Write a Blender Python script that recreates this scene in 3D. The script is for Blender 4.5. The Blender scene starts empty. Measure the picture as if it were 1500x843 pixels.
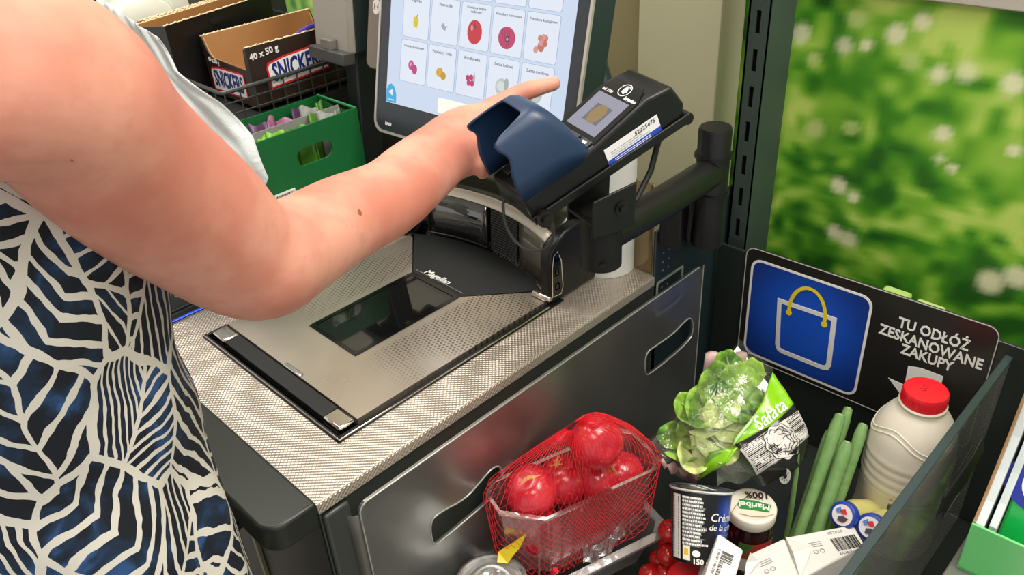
import bpy, bmesh, math, random
import numpy as np
from mathutils import Vector, Matrix, Euler
random.seed(7); np.random.seed(7)
SC = bpy.context.scene
COL = SC.collection
PI = math.pi

# ------------------------------------------------------------------ camera
cam_d = bpy.data.cameras.new('camera'); cam = bpy.data.objects.new('camera', cam_d); COL.objects.link(cam)
cam_d.sensor_width = 36.0; cam_d.lens = 1198.43 / 1500 * 36; cam_d.clip_start = 0.02; cam_d.clip_end = 60
cam.matrix_world = Matrix(((0.7, 0.412, -0.5833, -0.2449), (-0.712, 0.3385, -0.6152, -0.5587), (-0.056, 0.8459, 0.5303, 0.5929), (0, 0, 0, 1)))
SC.camera = cam
# ------------------------------------------------------------------ world, lamps, exposure
w = bpy.data.worlds.new('store'); SC.world = w; w.use_nodes = True
bg = w.node_tree.nodes['Background']; bg.inputs[0].default_value = (1.0, 0.975, 0.94, 1); bg.inputs[1].default_value = 0.76
def area(name, loc, sx, sy, power, color=(1, 0.97, 0.92)):
    l = bpy.data.lights.new(name, 'AREA'); l.shape = 'RECTANGLE'; l.size = sx; l.size_y = sy; l.energy = power; l.color = color
    o = bpy.data.objects.new(name, l); COL.objects.link(o); o.location = loc
    return o
area('ceiling_lamp_light', (0.55, -0.85, 1.66), 0.55, 1.1, 18)
area('ceiling_lamp_light', (-0.55, -0.95, 1.66), 0.55, 1.1, 6)
area('ceiling_lamp_light', (0.15, 0.75, 1.66), 0.55, 1.1, 11)
SC.view_settings.view_transform = 'Standard'; SC.view_settings.look = 'None'
SC.view_settings.gamma = 1.0; SC.view_settings.use_curve_mapping = False
SC.view_settings.exposure = 0.32

# ------------------------------------------------------------------ helpers
def lin(h):
    if isinstance(h, str):
        h = h.lstrip('#'); c = [int(h[i:i + 2], 16) / 255 for i in (0, 2, 4)]
    else: c = list(h)
    return tuple(x / 12.92 if x <= 0.04045 else ((x + 0.055) / 1.055) ** 2.4 for x in c) + (1.0,)

def M(name, col, rough=0.5, metal=0.0, spec=0.5, **kw):
    m = bpy.data.materials.new(name); m.use_nodes = True
    p = m.node_tree.nodes['Principled BSDF']
    p.inputs['Base Color'].default_value = lin(col); p.inputs['Roughness'].default_value = rough
    p.inputs['Metallic'].default_value = metal; p.inputs['Specular IOR Level'].default_value = spec
    for k, v in kw.items():
        p.inputs[k.replace('_', ' ')].default_value = v
    return m

class NT:
    def __init__(s, m): s.t = m.node_tree; s.p = s.t.nodes.get('Principled BSDF')
    def n(s, typ, **kw):
        n = s.t.nodes.new(typ)
        for k, v in kw.items(): setattr(n, k, v)
        return n
    def put(s, inp, v):
        if hasattr(v, 'is_output'): s.t.links.new(v, inp)
        else: inp.default_value = v
    def m(s, op, a, b=0.0, c=0.0):
        n = s.n('ShaderNodeMath', operation=op)
        s.put(n.inputs[0], a); s.put(n.inputs[1], b); s.put(n.inputs[2], c)
        return n.outputs[0]
    def sep(s, v):
        n = s.n('ShaderNodeSeparateXYZ'); s.put(n.inputs[0], v); return n.outputs
    def comb(s, x, y, z=0.0):
        n = s.n('ShaderNodeCombineXYZ'); s.put(n.inputs[0], x); s.put(n.inputs[1], y); s.put(n.inputs[2], z); return n.outputs[0]
    def coord(s, which='Object'): return s.n('ShaderNodeTexCoord').outputs[which]
    def noise(s, vec, scale, detail=3.0, rough=0.5, dist=0.0, out='Fac'):
        n = s.n('ShaderNodeTexNoise'); s.put(n.inputs['Vector'], vec)
        n.inputs['Scale'].default_value = scale; n.inputs['Detail'].default_value = detail
        n.inputs['Roughness'].default_value = rough; n.inputs['Distortion'].default_value = dist
        return n.outputs[out]
    def mix(s, f, a, b):
        n = s.n('ShaderNodeMix', data_type='RGBA')
        s.put(n.inputs[0], f); s.put(n.inputs[6], a); s.put(n.inputs[7], b); return n.outputs[2]
    def ramp(s, f, stops):
        n = s.n('ShaderNodeValToRGB'); s.put(n.inputs[0], f); e = n.color_ramp.elements
        while len(e) < len(stops): e.new(0.5)
        for i, (q, c) in enumerate(stops): e[i].position = q; e[i].color = c
        return n.outputs[0]
    def smooth(s, v, lo, hi):
        n = s.n('ShaderNodeMapRange', interpolation_type='SMOOTHSTEP'); s.put(n.inputs[0], v)
        n.inputs[1].default_value = lo; n.inputs[2].default_value = hi; return n.outputs[0]
    def bump(s, h, strength=0.3, dist=0.001):
        n = s.n('ShaderNodeBump'); s.put(n.inputs['Height'], h)
        n.inputs['Strength'].default_value = strength; n.inputs['Distance'].default_value = dist
        s.t.links.new(n.outputs[0], s.p.inputs['Normal'])

def mottled(name, c1, c2, scale=30, rough=0.5, bump=0.0, bscale=None, **kw):
    m = M(name, c1, rough, **kw); t = NT(m); co = t.coord()
    t.put(t.p.inputs['Base Color'], t.mix(t.noise(co, scale, 4), lin(c1), lin(c2)))
    if bump: t.bump(t.noise(co, bscale or scale * 4, 3), bump)
    return m

def clear(name, tint=(1, 1, 1), haze=0.06, gloss=0.2, rough=0.08, hazecol=(0.8, 0.8, 0.8), tex=0.0, bump=0.0, bscale=60):
    """thin clear plastic: transparent body, a little milky scatter and a fresnel reflection"""
    m = bpy.data.materials.new(name); m.use_nodes = True; t = NT(m); nt = m.node_tree
    out = nt.nodes['Material Output']; nt.nodes.remove(t.p)
    tr = t.n('ShaderNodeBsdfTransparent'); tr.inputs[0].default_value = (*tint, 1)
    df = t.n('ShaderNodeBsdfDiffuse'); df.inputs[0].default_value = (*hazecol, 1)
    gl = t.n('ShaderNodeBsdfGlossy'); gl.inputs['Roughness'].default_value = rough
    a = t.n('ShaderNodeMixShader'); b = t.n('ShaderNodeMixShader')
    if tex:
        hz = t.m('ADD', haze, t.m('MULTIPLY', t.smooth(t.noise(t.coord(), 9, 5, .65, 1.5), .45, .8), tex)); t.put(a.inputs[0], hz)
    else: a.inputs[0].default_value = haze
    nt.links.new(tr.outputs[0], a.inputs[1]); nt.links.new(df.outputs[0], a.inputs[2])
    lw = t.n('ShaderNodeLayerWeight'); lw.inputs[0].default_value = 0.35
    f = t.m('ADD', t.m('MULTIPLY', lw.outputs['Fresnel'], gloss * 2), gloss * 0.35)
    if bump:
        bn = t.n('ShaderNodeBump'); bn.inputs['Strength'].default_value = bump; bn.inputs['Distance'].default_value = 0.004
        t.put(bn.inputs['Height'], t.noise(t.coord(), bscale, 3, .6, 1.0))
        nt.links.new(bn.outputs[0], gl.inputs['Normal']); nt.links.new(bn.outputs[0], lw.inputs['Normal'])
    t.put(b.inputs[0], f); nt.links.new(a.outputs[0], b.inputs[1]); nt.links.new(gl.outputs[0], b.inputs[2])
    nt.links.new(b.outputs[0], out.inputs[0])
    return m

def emit(name, col, s=1.0):
    m = bpy.data.materials.new(name); m.use_nodes = True
    p = m.node_tree.nodes['Principled BSDF']; p.inputs['Base Color'].default_value = (0.02, 0.02, 0.02, 1); p.inputs['Roughness'].default_value = 0.12
    p.inputs['Emission Color'].default_value = lin(col); p.inputs['Emission Strength'].default_value = s
    return m

class MB:
    def __init__(s): s.v = []; s.f = []; s.uv = None
    def add(s, vs, fs):
        b = len(s.v); s.v += [tuple(x) for x in vs]; s.f += [tuple(i + b for i in q) for q in fs]; return s
    def box(s, x0, x1, y0, y1, z0, z1, mat=None):
        vs = [(x, y, z) for z in (z0, z1) for y in (y0, y1) for x in (x0, x1)]
        if mat is not None: vs = [mat @ Vector(v) for v in vs]
        return s.add(vs, [(0, 2, 3, 1), (4, 5, 7, 6), (0, 1, 5, 4), (2, 6, 7, 3), (0, 4, 6, 2), (1, 3, 7, 5)])
    def prism(s, poly, h0, h1, fr=None):
        """poly 2D, extruded along third axis; fr maps (a,b,h) -> point"""
        fr = fr or (lambda a, b, h: (a, b, h)); n = len(poly)
        vs = [fr(a, b, h0) for a, b in poly] + [fr(a, b, h1) for a, b in poly]
        fs = [tuple(range(n))[::-1], tuple(range(n, 2 * n))] + [(i, (i + 1) % n, n + (i + 1) % n, n + i) for i in range(n)]
        return s.add(vs, fs)
    def tube(s, pts, r, seg=12, caps=True, ry=None, up=None):
        pts = [Vector(p) for p in pts]; n = len(pts)
        rs = r if isinstance(r, (list, tuple)) else [r] * n
        rys = ry if ry is not None else rs
        vs = []; prev = None
        for i, p in enumerate(pts):
            t = (pts[min(i + 1, n - 1)] - pts[max(i - 1, 0)]).normalized()
            if prev is None:
                u = Vector(up) if up else (Vector((0, 0, 1)) if abs(t.z) < .9 else Vector((1, 0, 0)))
            else: u = prev
            a = (u - t * u.dot(t)).normalized(); b = t.cross(a); prev = a
            for k in range(seg):
                q = 2 * PI * k / seg
                vs.append(p + a * (math.cos(q) * rys[i]) + b * (math.sin(q) * rs[i]))
        fs = [(i * seg + k, i * seg + (k + 1) % seg, (i + 1) * seg + (k + 1) % seg, (i + 1) * seg + k) for i in range(n - 1) for k in range(seg)]
        if caps: fs += [tuple(range(seg))[::-1], tuple(range((n - 1) * seg, n * seg))]
        return s.add(vs, fs)
    def lathe(s, prof, seg=32, mat=None, close=True):
        vs = []
        for r, z in prof:
            for k in range(seg):
                q = 2 * PI * k / seg; v = Vector((r * math.cos(q), r * math.sin(q), z))
                vs.append(mat @ v if mat is not None else v)
        n = len(prof)
        fs = [(i * seg + k, i * seg + (k + 1) % seg, (i + 1) * seg + (k + 1) % seg, (i + 1) * seg + k) for i in range(n - 1) for k in range(seg)]
        if close: fs += [tuple(range(seg))[::-1], tuple(range((n - 1) * seg, n * seg))]
        return s.add(vs, fs)
    def grid(s, fn, nu, nv, uv=False, wrap=False):
        vs = []; uvs = []
        for j in range(nv + 1):
            for i in range(nu + (0 if wrap else 1)):
                vs.append(fn(i / nu, j / nv)); uvs.append((i / nu, j / nv))
        wd = nu if wrap else nu + 1
        fs = [(j * wd + i, j * wd + (i + 1) % wd, (j + 1) * wd + (i + 1) % wd, (j + 1) * wd + i) for j in range(nv) for i in range(nu)]
        return s.add(vs, fs)
    def ball(s, c, r, nu=20, nv=12, sc=(1, 1, 1)):
        c = Vector(c)
        prof = [(max(1e-5, math.sin(PI * j / nv)) * r, -math.cos(PI * j / nv) * r) for j in range(nv + 1)]
        return s.lathe(prof, nu, Matrix.Translation(c) @ Matrix.Diagonal((*sc, 1)))

WM = {}
def root_of(o):
    while o.parent: o = o.parent
    return o
def thing(name, label, cat, loc=(0, 0, 0), mat=None, group=None):
    o = bpy.data.objects.new(name, None); COL.objects.link(o); o.empty_display_size = 0.03
    m = mat if mat is not None else Matrix.Translation(Vector(loc))
    o.matrix_world = m; WM[o.name] = m.copy(); o['label'] = label; o['category'] = cat
    if group: o['group'] = group
    return o
def obj(name, mb, mat, parent=None, local=False, smooth=False, bevel=0.0, bseg=2, angle=35, sub=0, solid=0.0, label=None, loc=None):
    me = bpy.data.meshes.new(name); vs = mb.v
    if parent is not None and not local:
        inv = WM[root_of(parent).name].inverted(); vs = [inv @ Vector(v) for v in vs]
    elif parent is None and loc is not None:
        vs = [Vector(v) - Vector(loc) for v in vs]
    me.from_pydata([tuple(v) for v in vs], [], mb.f); me.update()
    if mat: me.materials.append(mat)
    o = bpy.data.objects.new(name, me); COL.objects.link(o)
    if parent is not None: o.parent = parent
    elif loc is not None: o.location = loc; WM[o.name] = Matrix.Translation(Vector(loc))
    else: WM[o.name] = Matrix.Identity(4)
    if smooth:
        me.polygons.foreach_set('use_smooth', [True] * len(me.polygons)); me.set_sharp_from_angle(angle=math.radians(angle if not sub else 180))
    if solid:
        q = o.modifiers.new('thickness', 'SOLIDIFY'); q.thickness = solid; q.offset = 0
    if sub:
        q = o.modifiers.new('sub', 'SUBSURF'); q.levels = sub; q.render_levels = sub
    if bevel:
        q = o.modifiers.new('bevel', 'BEVEL'); q.width = bevel; q.segments = bseg; q.limit_method = 'ANGLE'; q.angle_limit = math.radians(40)
        me.polygons.foreach_set('use_smooth', [True] * len(me.polygons)); me.set_sharp_from_angle(angle=math.radians(50))
        q.harden_normals = False
    if label: o['label'] = label
    return o
def tag(o, label, cat, group=None):
    o['label'] = label; o['category'] = cat
    if group: o['group'] = group
    return o
def struct(name, mb, mat, **kw):
    o = obj(name, mb, mat, **kw); o['kind'] = 'structure'; return o
def normals_out(o):
    bm = bmesh.new(); bm.from_mesh(o.data); bmesh.ops.recalc_face_normals(bm, faces=bm.faces); bm.to_mesh(o.data); bm.free()

def frame(o, xd, yd):
    x = Vector(xd).normalized(); y = Vector(yd); y = (y - x * y.dot(x)).normalized(); z = x.cross(y)
    m = Matrix((x, y, z)).transposed().to_4x4(); m.translation = Vector(o); return m
def text_mb(s, size, fr, align='CENTER', bold=0.0, depth=0.0003, shear=0.0, sx=1.0, space=1.0):
    cu = bpy.data.curves.new('t', 'FONT'); cu.body = s; cu.size = size; cu.align_x = align; cu.align_y = 'CENTER'
    cu.extrude = depth; cu.offset = bold; cu.resolution_u = 2; cu.shear = shear; cu.space_character = space
    o = bpy.data.objects.new('t', cu); COL.objects.link(o)
    dg = bpy.context.evaluated_depsgraph_get(); me = bpy.data.meshes.new_from_object(o.evaluated_get(dg))
    mb = MB(); S = Matrix.Diagonal((sx, 1, 1, 1))
    mb.add([fr @ (S @ v.co) for v in me.vertices], [tuple(p.vertices) for p in me.polygons])
    bpy.data.objects.remove(o); bpy.data.curves.remove(cu); bpy.data.meshes.remove(me)
    return mb
def text(name, s, size, mat, parent, fr, local=False, **kw):
    return obj(name, text_mb(s, size, fr, **kw), mat, parent, local=local)
def rrect(x0, x1, y0, y1, r, n=5):
    out = []
    for cx, cy, a0 in ((x1 - r, y1 - r, 0), (x0 + r, y1 - r, 90), (x0 + r, y0 + r, 180), (x1 - r, y0 + r, 270)):
        for k in range(n + 1):
            a = math.radians(a0 + 90 * k / n); out.append((cx + r * math.cos(a), cy + r * math.sin(a)))
    return out
def ring_mb(outer, inner, h0, h1, fr):
    n = len(outer); mb = MB()
    vs = [fr(a, b, h) for h in (h0, h1) for L in (outer, inner) for a, b in L]
    fs = []
    for i in range(n):
        j = (i + 1) % n
        fs += [(2 * n + i, 2 * n + j, 3 * n + j, 3 * n + i), (j, i, n + i, n + j), (i, j, 2 * n + j, 2 * n + i), (n + j, n + i, 3 * n + i, 3 * n + j)]
    return mb.add(vs, fs)
def ribbon(pts, wd, fr, h=0.0004, closed=False):
    """flat printed line through 2D points"""
    mb = MB(); n = len(pts); L = []; R = []
    for i, p in enumerate(pts):
        a = pts[(i - 1) % n] if closed or i > 0 else p; b = pts[(i + 1) % n] if closed or i < n - 1 else p
        t = Vector((b[0] - a[0], b[1] - a[1])); t = t.normalized() if t.length else Vector((1, 0)); nn = Vector((-t.y, t.x)) * wd / 2
        L.append(fr(p[0] + nn.x, p[1] + nn.y, h)); R.append(fr(p[0] - nn.x, p[1] - nn.y, h))
    m = n if closed else n - 1
    mb.add(L + R, [(i, n + i, n + (i + 1) % n, (i + 1) % n) for i in range(m)])
    return mb
def lfr(m): return lambda a, b, h: m @ Vector((a, b, h))
def barcode(fr, wd, ht, n=22, seed=1):
    rr = random.Random(seed); mb = MB(); x = 0; tot = 0; bars = []
    for i in range(n):
        b = rr.choice((1, 1, 2, 3)); g = rr.choice((1, 1, 2)); bars.append((tot, b)); tot += b + g
    for q, b in bars:
        x0 = q / tot * wd; x1 = (q + b) / tot * wd
        mb.add([fr(x0, 0, .0005), fr(x1, 0, .0005), fr(x1, ht, .0005), fr(x0, ht, .0005)], [(0, 1, 2, 3)])
    return mb
def pane_mb(outer, holes, thick, fr):
    cu = bpy.data.curves.new('p', 'CURVE'); cu.dimensions = '2D'; cu.fill_mode = 'BOTH'; cu.extrude = thick / 2
    for L in [outer] + holes:
        sp = cu.splines.new('POLY'); sp.points.add(len(L) - 1); sp.use_cyclic_u = True
        for p, (a, b) in zip(sp.points, L): p.co = (a, b, 0, 1)
    o = bpy.data.objects.new('p', cu); COL.objects.link(o)
    me = bpy.data.meshes.new_from_object(o.evaluated_get(bpy.context.evaluated_depsgraph_get()))
    mb = MB().add([fr(*v.co) for v in me.vertices], [tuple(p.vertices) for p in me.polygons])
    bpy.data.objects.remove(o); bpy.data.curves.remove(cu); bpy.data.meshes.remove(me); return mb
def lines_mb(fr, x0, y0, wd, n, pitch, th, seed=0):
    """rows of small print too small to read: broken dashes"""
    rr = random.Random(seed); mb = MB()
    for i in range(n):
        x = 0; end = wd * rr.uniform(.7, 1)
        while x < end:
            l = rr.uniform(.04, .13) * wd; l = min(l, end - x); y = y0 - i * pitch
            mb.add([fr(x0 + x, y, .0005), fr(x0 + x + l, y, .0005), fr(x0 + x + l, y + th, .0005), fr(x0 + x, y + th, .0005)], [(0, 1, 2, 3)])
            x += l + wd * .02
    return mb

# ------------------------------------------------------------------ common materials
black_metal = mottled('black_powder_coat', '#101212', '#151717', 60, 0.38, bump=0.06, bscale=900, spec=.32)
black_plastic = mottled('black_plastic', '#101213', '#161819', 80, 0.34, bump=0.05, bscale=700, spec=.32)
matte_black = M('matte_black', '#0c0e0f', 0.55)
dark_green_metal = mottled('dark_coated_metal', '#1a1f1a', '#20261f', 6, 0.36)
teal_metal = mottled('dark_teal_metal', '#1b292c', '#213133', 5, 0.42)
white_print = M('white_print', '#e9e9e6', 0.5)
black_print = M('black_print', '#161616', 0.5)
grey_print = M('grey_print', '#8b8d90', 0.5)
chrome = M('chrome', '#cfcac2', 0.12, 1.0)
bolt_metal = M('bolt_metal', '#3c3b39', 0.3, 0.9)
red_print = M('red_print', '#d1242b', 0.45)
blue_print = M('blue_print', '#1f3fa8', 0.45)

# ------------------------------------------------------------------ setting
FZ = -0.88
tile = M('floor_tile', '#8e8a84', 0.35); t = NT(tile); co = t.coord()
t.put(t.p.inputs['Base Color'], t.mix(t.noise(co, 5, 5), lin('#85817b'), lin('#9a958e')))
struct('floor', MB().box(-3, 0.9, -3, 3, FZ - .05, FZ), tile)
struct('ceiling', MB().box(-3, 0.9, -3, 3, 1.7, 1.75), M('ceiling_paint', '#e4e1da', 0.9))

def vnoise(x, y, f, seed):
    rs = np.random.RandomState(seed); g = rs.rand(64, 64)
    u = x * f + 13.7 + seed * 3.1; v = y * f + 9.3 + seed * 1.7
    i = np.floor(u).astype(int); j = np.floor(v).astype(int); a = u - i; b = v - j
    a = a * a * (3 - 2 * a); b = b * b * (3 - 2 * b)
    G = lambda p, q: g[p % 64, q % 64]
    return (G(i, j) * (1 - a) + G(i + 1, j) * a) * (1 - b) + (G(i, j + 1) * (1 - a) + G(i + 1, j + 1) * a) * b
BLOBS = [(-0.0886, 0.2596, 0.0118), (-0.1175, 0.2641, 0.0098), (-0.1544, 0.2836, 0.0123), (-0.2464, 0.2499, 0.0139), (-0.2149, 0.2423, 0.0117), (-0.3014, 0.2467, 0.013), (-0.0254, 0.2647, 0.0127), (-0.0482, 0.2341, 0.0108), (-0.0995, 0.2956, 0.0146), (-0.1803, 0.2521, 0.0121), (-0.1833, 0.3031, 0.0117), (-0.2368, 0.1671, 0.0105), (-0.2401, 0.1336, 0.0076), (-0.2575, 0.1251, 0.0075), (-0.0632, 0.1333, 0.0149), (-0.1161, 0.1478, 0.0105), (-0.1379, 0.0471, 0.0091), (-0.1126, 0.0594, 0.0111), (-0.14, -0.0208, 0.0132), (-0.1175, -0.0154, 0.0116), (-0.3216, 0.165, 0.0081), (0.0749, 0.1947, 0.0084), (-0.3369, -0.0192, 0.017), (-0.3663, -0.0005, 0.016), (0.0211, 0.0888, 0.0126)]
def mural():
    """printed blurred meadow: soft greens with pale out-of-focus flowers"""
    y0, y1, z0, z1, st = -0.8, 1.9, -0.87, 0.33, 0.007
    ny = int((y1 - y0) / st); nz = int((z1 - z0) / st)
    Y, Z = np.meshgrid(np.linspace(y0, y1, ny + 1), np.linspace(z0, z1, nz + 1))
    wx = Y + .02 * (vnoise(Y, Z, 14, 1) - .5); wz = Z * 1.15 + .03 * (vnoise(Y, Z, 12, 2) - .5)
    a = vnoise(wx, wz, 9, 3) * .28 + vnoise(wx, wz, 22, 4) * .36 + vnoise(wx, wz, 45, 5) * .36
    b = vnoise(wx, wz * 1.6, 26, 6) * .6 + vnoise(wx, wz * 1.5, 55, 7) * .4
    low = np.clip((0.16 - Z) / 0.2, 0, 1)
    tt = np.clip((a - .33) * 2.1 + .14 - low * .16 + (b - .5) * .75 * (.35 + low), 0, 1)
    right = np.clip((-0.1 - Y) / .25, 0, 1) * (1 - low)
    tt = np.clip(tt + .22 * right, 0, 1)
    cols = np.array([lin('#22561a')[:3], lin('#43861f')[:3], lin('#7cb035')[:3], lin('#b3cb62')[:3]])
    s = tt * 3; i = np.clip(s.astype(int), 0, 2); fr = (s - i)[..., None]
    c = cols[i] * (1 - fr) + cols[i + 1] * fr
    def blob(c, by, bz, r, colr, k):
        d = np.sqrt((Y - by) ** 2 + (Z - bz) ** 2) + (vnoise(Y, Z, 40, 11) - .5) * r * .45
        m = np.clip(1 - (d - r * .5) / (r * .9), 0, 1); m = (m * m * (3 - 2 * m) * k)[..., None]
        return c * (1 - m) + np.array(lin(colr)[:3]) * m
    for n, (by, bz, r) in enumerate(BLOBS):
        c = blob(c, by, bz, r, '#dfdcb6' if n not in (8, 9, 7, 15, 14) else '#b5c877', .85 if n % 3 else .7)
    rs = random.Random(3)
    for _ in range(70):
        by = rs.uniform(.05, 1.8) if rs.random() < .8 else rs.uniform(-.75, -.42)
        c = blob(c, by, rs.uniform(-.1, .33), rs.uniform(.006, .016), '#cdd69b', rs.uniform(.3, .8))
    mb = MB()
    me = bpy.data.meshes.new('meadow_print')
    v = np.stack([np.full(Y.shape, .8475), Y, Z], -1).reshape(-1, 3)
    idx = np.arange((ny + 1) * (nz + 1)).reshape(nz + 1, ny + 1)
    f = np.stack([idx[:-1, 1:], idx[:-1, :-1], idx[1:, :-1], idx[1:, 1:]], -1).reshape(-1, 4)
    me.vertices.add(len(v)); me.vertices.foreach_set('co', v.ravel())
    me.loops.add(f.size); me.loops.foreach_set('vertex_index', f.ravel())
    me.polygons.add(len(f)); me.polygons.foreach_set('loop_start', np.arange(0, f.size, 4)); me.polygons.foreach_set('loop_total', np.full(len(f), 4))
    me.update(calc_edges=True)
    at = me.color_attributes.new('print', 'FLOAT_COLOR', 'POINT')
    at.data.foreach_set('color', np.concatenate([c.reshape(-1, 3), np.ones((len(v), 1))], 1).ravel())
    m = M('meadow_print', '#5f9a28', 0.45, spec=0.3); t = NT(m)
    an = t.n('ShaderNodeVertexColor', layer_name='print'); t.put(t.p.inputs['Base Color'], an.outputs[0])
    me.materials.append(m)
    o = bpy.data.objects.new('meadow_print', me); COL.objects.link(o)
    return o
wr = struct('wall_right', MB().box(.85, .9, -3, 3, FZ, 1.7), M('wall_paint', '#cfc6b2', 0.8))
mu = mural(); mu.parent = wr; mu['label'] = 'blurred green meadow print with pale flowers'
struct('trim_1', MB().box(.838, .85, -.95, 1.9, .3305, .37), M('trim_grey', '#a8a296', 0.6), bevel=.002)
beige = mottled('beige_laminate', '#b7b391', '#beba9a', 3, 0.45)
tan = mottled('tan_laminate', '#8f8660', '#978e69', 3, 0.5)
struct('trim_2', MB().box(.78, .846, .0635, .205, FZ, 1.0), beige, bevel=.002)
struct('trim_3', MB().box(.815, .846, .206, .36, FZ, 1.0), tan, bevel=.002)

# ------------------------------------------------------------------ self-checkout counter
steel_linen = M('linen_pressed_steel', '#b3a797', 0.34, 0.72); t = NT(steel_linen); co = t.coord(); s = t.sep(co)
P_ = 2 * PI / 0.0056
h = t.m('MULTIPLY', t.m('SINE', t.m('MULTIPLY', s[0], P_)), t.m('SINE', t.m('MULTIPLY', t.m('ADD', s[1], s[2]), P_)))
t.bump(h, 0.4, 0.0011)
nz = t.noise(co, 7, 5, .6, 1.2)
t.put(t.p.inputs['Base Color'], t.mix(nz, lin('#b7ab9d'), lin('#d2c7ba')))
t.put(t.p.inputs['Roughness'], t.m('ADD', t.m('MULTIPLY', nz, 0.14), 0.28))

counter = thing('checkout_counter', 'self-checkout counter with a pressed steel worktop and dark rounded ledge', 'counter', (0.25, 0.2, FZ))
# worktop sheet with the scanner opening, built as four strips around it plus the folded front lip
RX0, RX1, RY0, RY1 = .0655, .428, .0525, .3555
mb = pane_mb([(0, 0), (.552, 0), (.552, .413), (0, .413)], [[(RX0, RY0), (RX1, RY0), (RX1, RY1), (RX0, RY1)]], .004, lambda a, b, h: (a, b, h - .002))
mb.add([(x, y, z) for x in (0, .552) for y, z in ((0, 0), (-.0022, -.0006), (-.0032, -.0025), (-.0035, -.0135), (-.001, -.0135), (0, -.004))], [(k, k + 6, (k + 1) % 6 + 6, (k + 1) % 6) for k in range(6)] + [tuple(range(6))[::-1], tuple(range(6, 12))])
wt = obj('worktop', mb, steel_linen, counter); normals_out(wt)
# ledge on the customer's side
poly = [(0.001, .413)] + [(-.055 + .05 - .05 * math.cos(a), .02 + .36 + .0 + .03 * math.sin(a)) for a in np.linspace(PI / 2, 0, 6)] + \
       [(-.055 + .022 - .022 * math.cos(a), .022 - .022 * math.sin(a) - .002) for a in np.linspace(0, PI / 2, 8)] + [(0.001, -.002)]
obj('ledge', MB().prism(poly, -.032, .0015), dark_green_metal, counter, bevel=.004, bseg=3)
mb = MB(); mb.box(.002, .60, .002, .41, FZ + .06, -.0045)
body = mb
mb = MB(); mb.box(.0015, .565, .0, .003, -.9 + .06, -.0137); 
obj('front_panel', mb, mottled('front_panel_coating', '#2c312e', '#333833', 8, 0.3), counter, bevel=.001, bseg=1)
mb = MB(); mb.box(.001, .0045, .004, .41, FZ + .06, -.033); obj('side_panel', mb, dark_green_metal, counter)
mb = MB(); mb.box(.03, .56, .03, .39, FZ, FZ + .06); obj('plinth', mb, matte_black, counter)
mb = MB(); mb.box(.0, .60, .404, .41, FZ + .06, -.0045); obj('back_panel', mb, matte_black, counter)
mb = MB(); mb.box(-.004, .0005, .192, .199, -.7, -.034); obj('trim_strip', mb, M('pale_trim', '#a9a58c', .4, .6), counter)
mb = MB(); mb.tube([(.001, .222, -.19), (-.010, .222, -.19)], .006, 14); mb.tube([(-.010, .222, -.19), (-.015, .222, -.19)], .008, 14)
obj('lock', mb, bolt_metal, counter, smooth=True)
# corner post of the front frame, a shallow bulged profile
mb = MB(); mb.box(.003, .033, -.007, -.0005, FZ + .06, -.018); obj('corner_profile', mb, M('corner_profile_coating', '#3d413e', .35, .2), counter, bevel=.003)
mb = MB(); mb.box(.0, .60, .4135, .436, -.03, .0008); obj('rear_channel', mb, M('rear_channel_black', '#1d2020', .3), counter, bevel=.002)
mb = MB(); mb.box(-.03, .45, .4155, .4205, .001, .003); obj('edge_strip', mb, M('bright_blue_strip', '#2450d8', .3), counter, bevel=.001, label='bright blue edging strip')
mb = MB(); mb.box(-.06, .60, .4365, .66, -.04, -.004); obj('rear_deck', mb, mottled('rear_deck_grey', '#3c403e', '#474a47', 5, .4), counter, bevel=.003)
mb = MB(); mb.box(-.03, .5, .445, .49, -.0035, .0005); obj('rear_mat', mb, M('rear_mat_black', '#17191a', .5), counter, bevel=.001)
# metal plate at the counter's end, with perforated edge
mb = MB(); mb.box(.5535, .556, .004, .4, -.004, .001)
obj('end_plate', MB().box(.556, .775, .0, .004, -.30, .066), teal_metal, counter, bevel=.001, bseg=1)
mb = MB()
for k in range(7):
    for x in (.575, .588): mb.tube([(x, -.0004, -.03 + k * .014), (x, .001, -.03 + k * .014)], .0016, 6)
o = obj('perforation', mb, grey_print, counter); o['kind'] = 'stuff'
obj('end_screen', MB().box(.5535, .557, .0045, .12, .0005, .135), M('bronze_screen', '#8d7c5d', .12, .75), counter, bevel=.001, label='bronze tinted end screen')

# ------------------------------------------------------------------ scanner in the counter
scanner = thing('barcode_scanner', 'flat-bed barcode scanner with steel platter and black upright tower, set in the counter', 'scanner', (.25, .2, 0))
brushed = M('worn_steel_platter', '#b0a596', 0.3, 0.78); t = NT(brushed); co = t.coord(); s = t.sep(co)
a_ = .0056
def hexdot(ox, oy):
    u = t.m('SUBTRACT', t.m('FRACT', t.m('ADD', t.m('DIVIDE', s[0], a_ * 1.732), ox)), .5)
    v = t.m('SUBTRACT', t.m('FRACT', t.m('ADD', t.m('DIVIDE', s[1], a_), oy)), .5)
    u = t.m('MULTIPLY', u, 1.732)
    return t.m('SQRT', t.m('ADD', t.m('MULTIPLY', u, u), t.m('MULTIPLY', v, v)))
d = t.m('MINIMUM', hexdot(0, 0), hexdot(.5, .5))
dot = t.m('SUBTRACT', 1.0, t.smooth(d, .27, .34))
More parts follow.
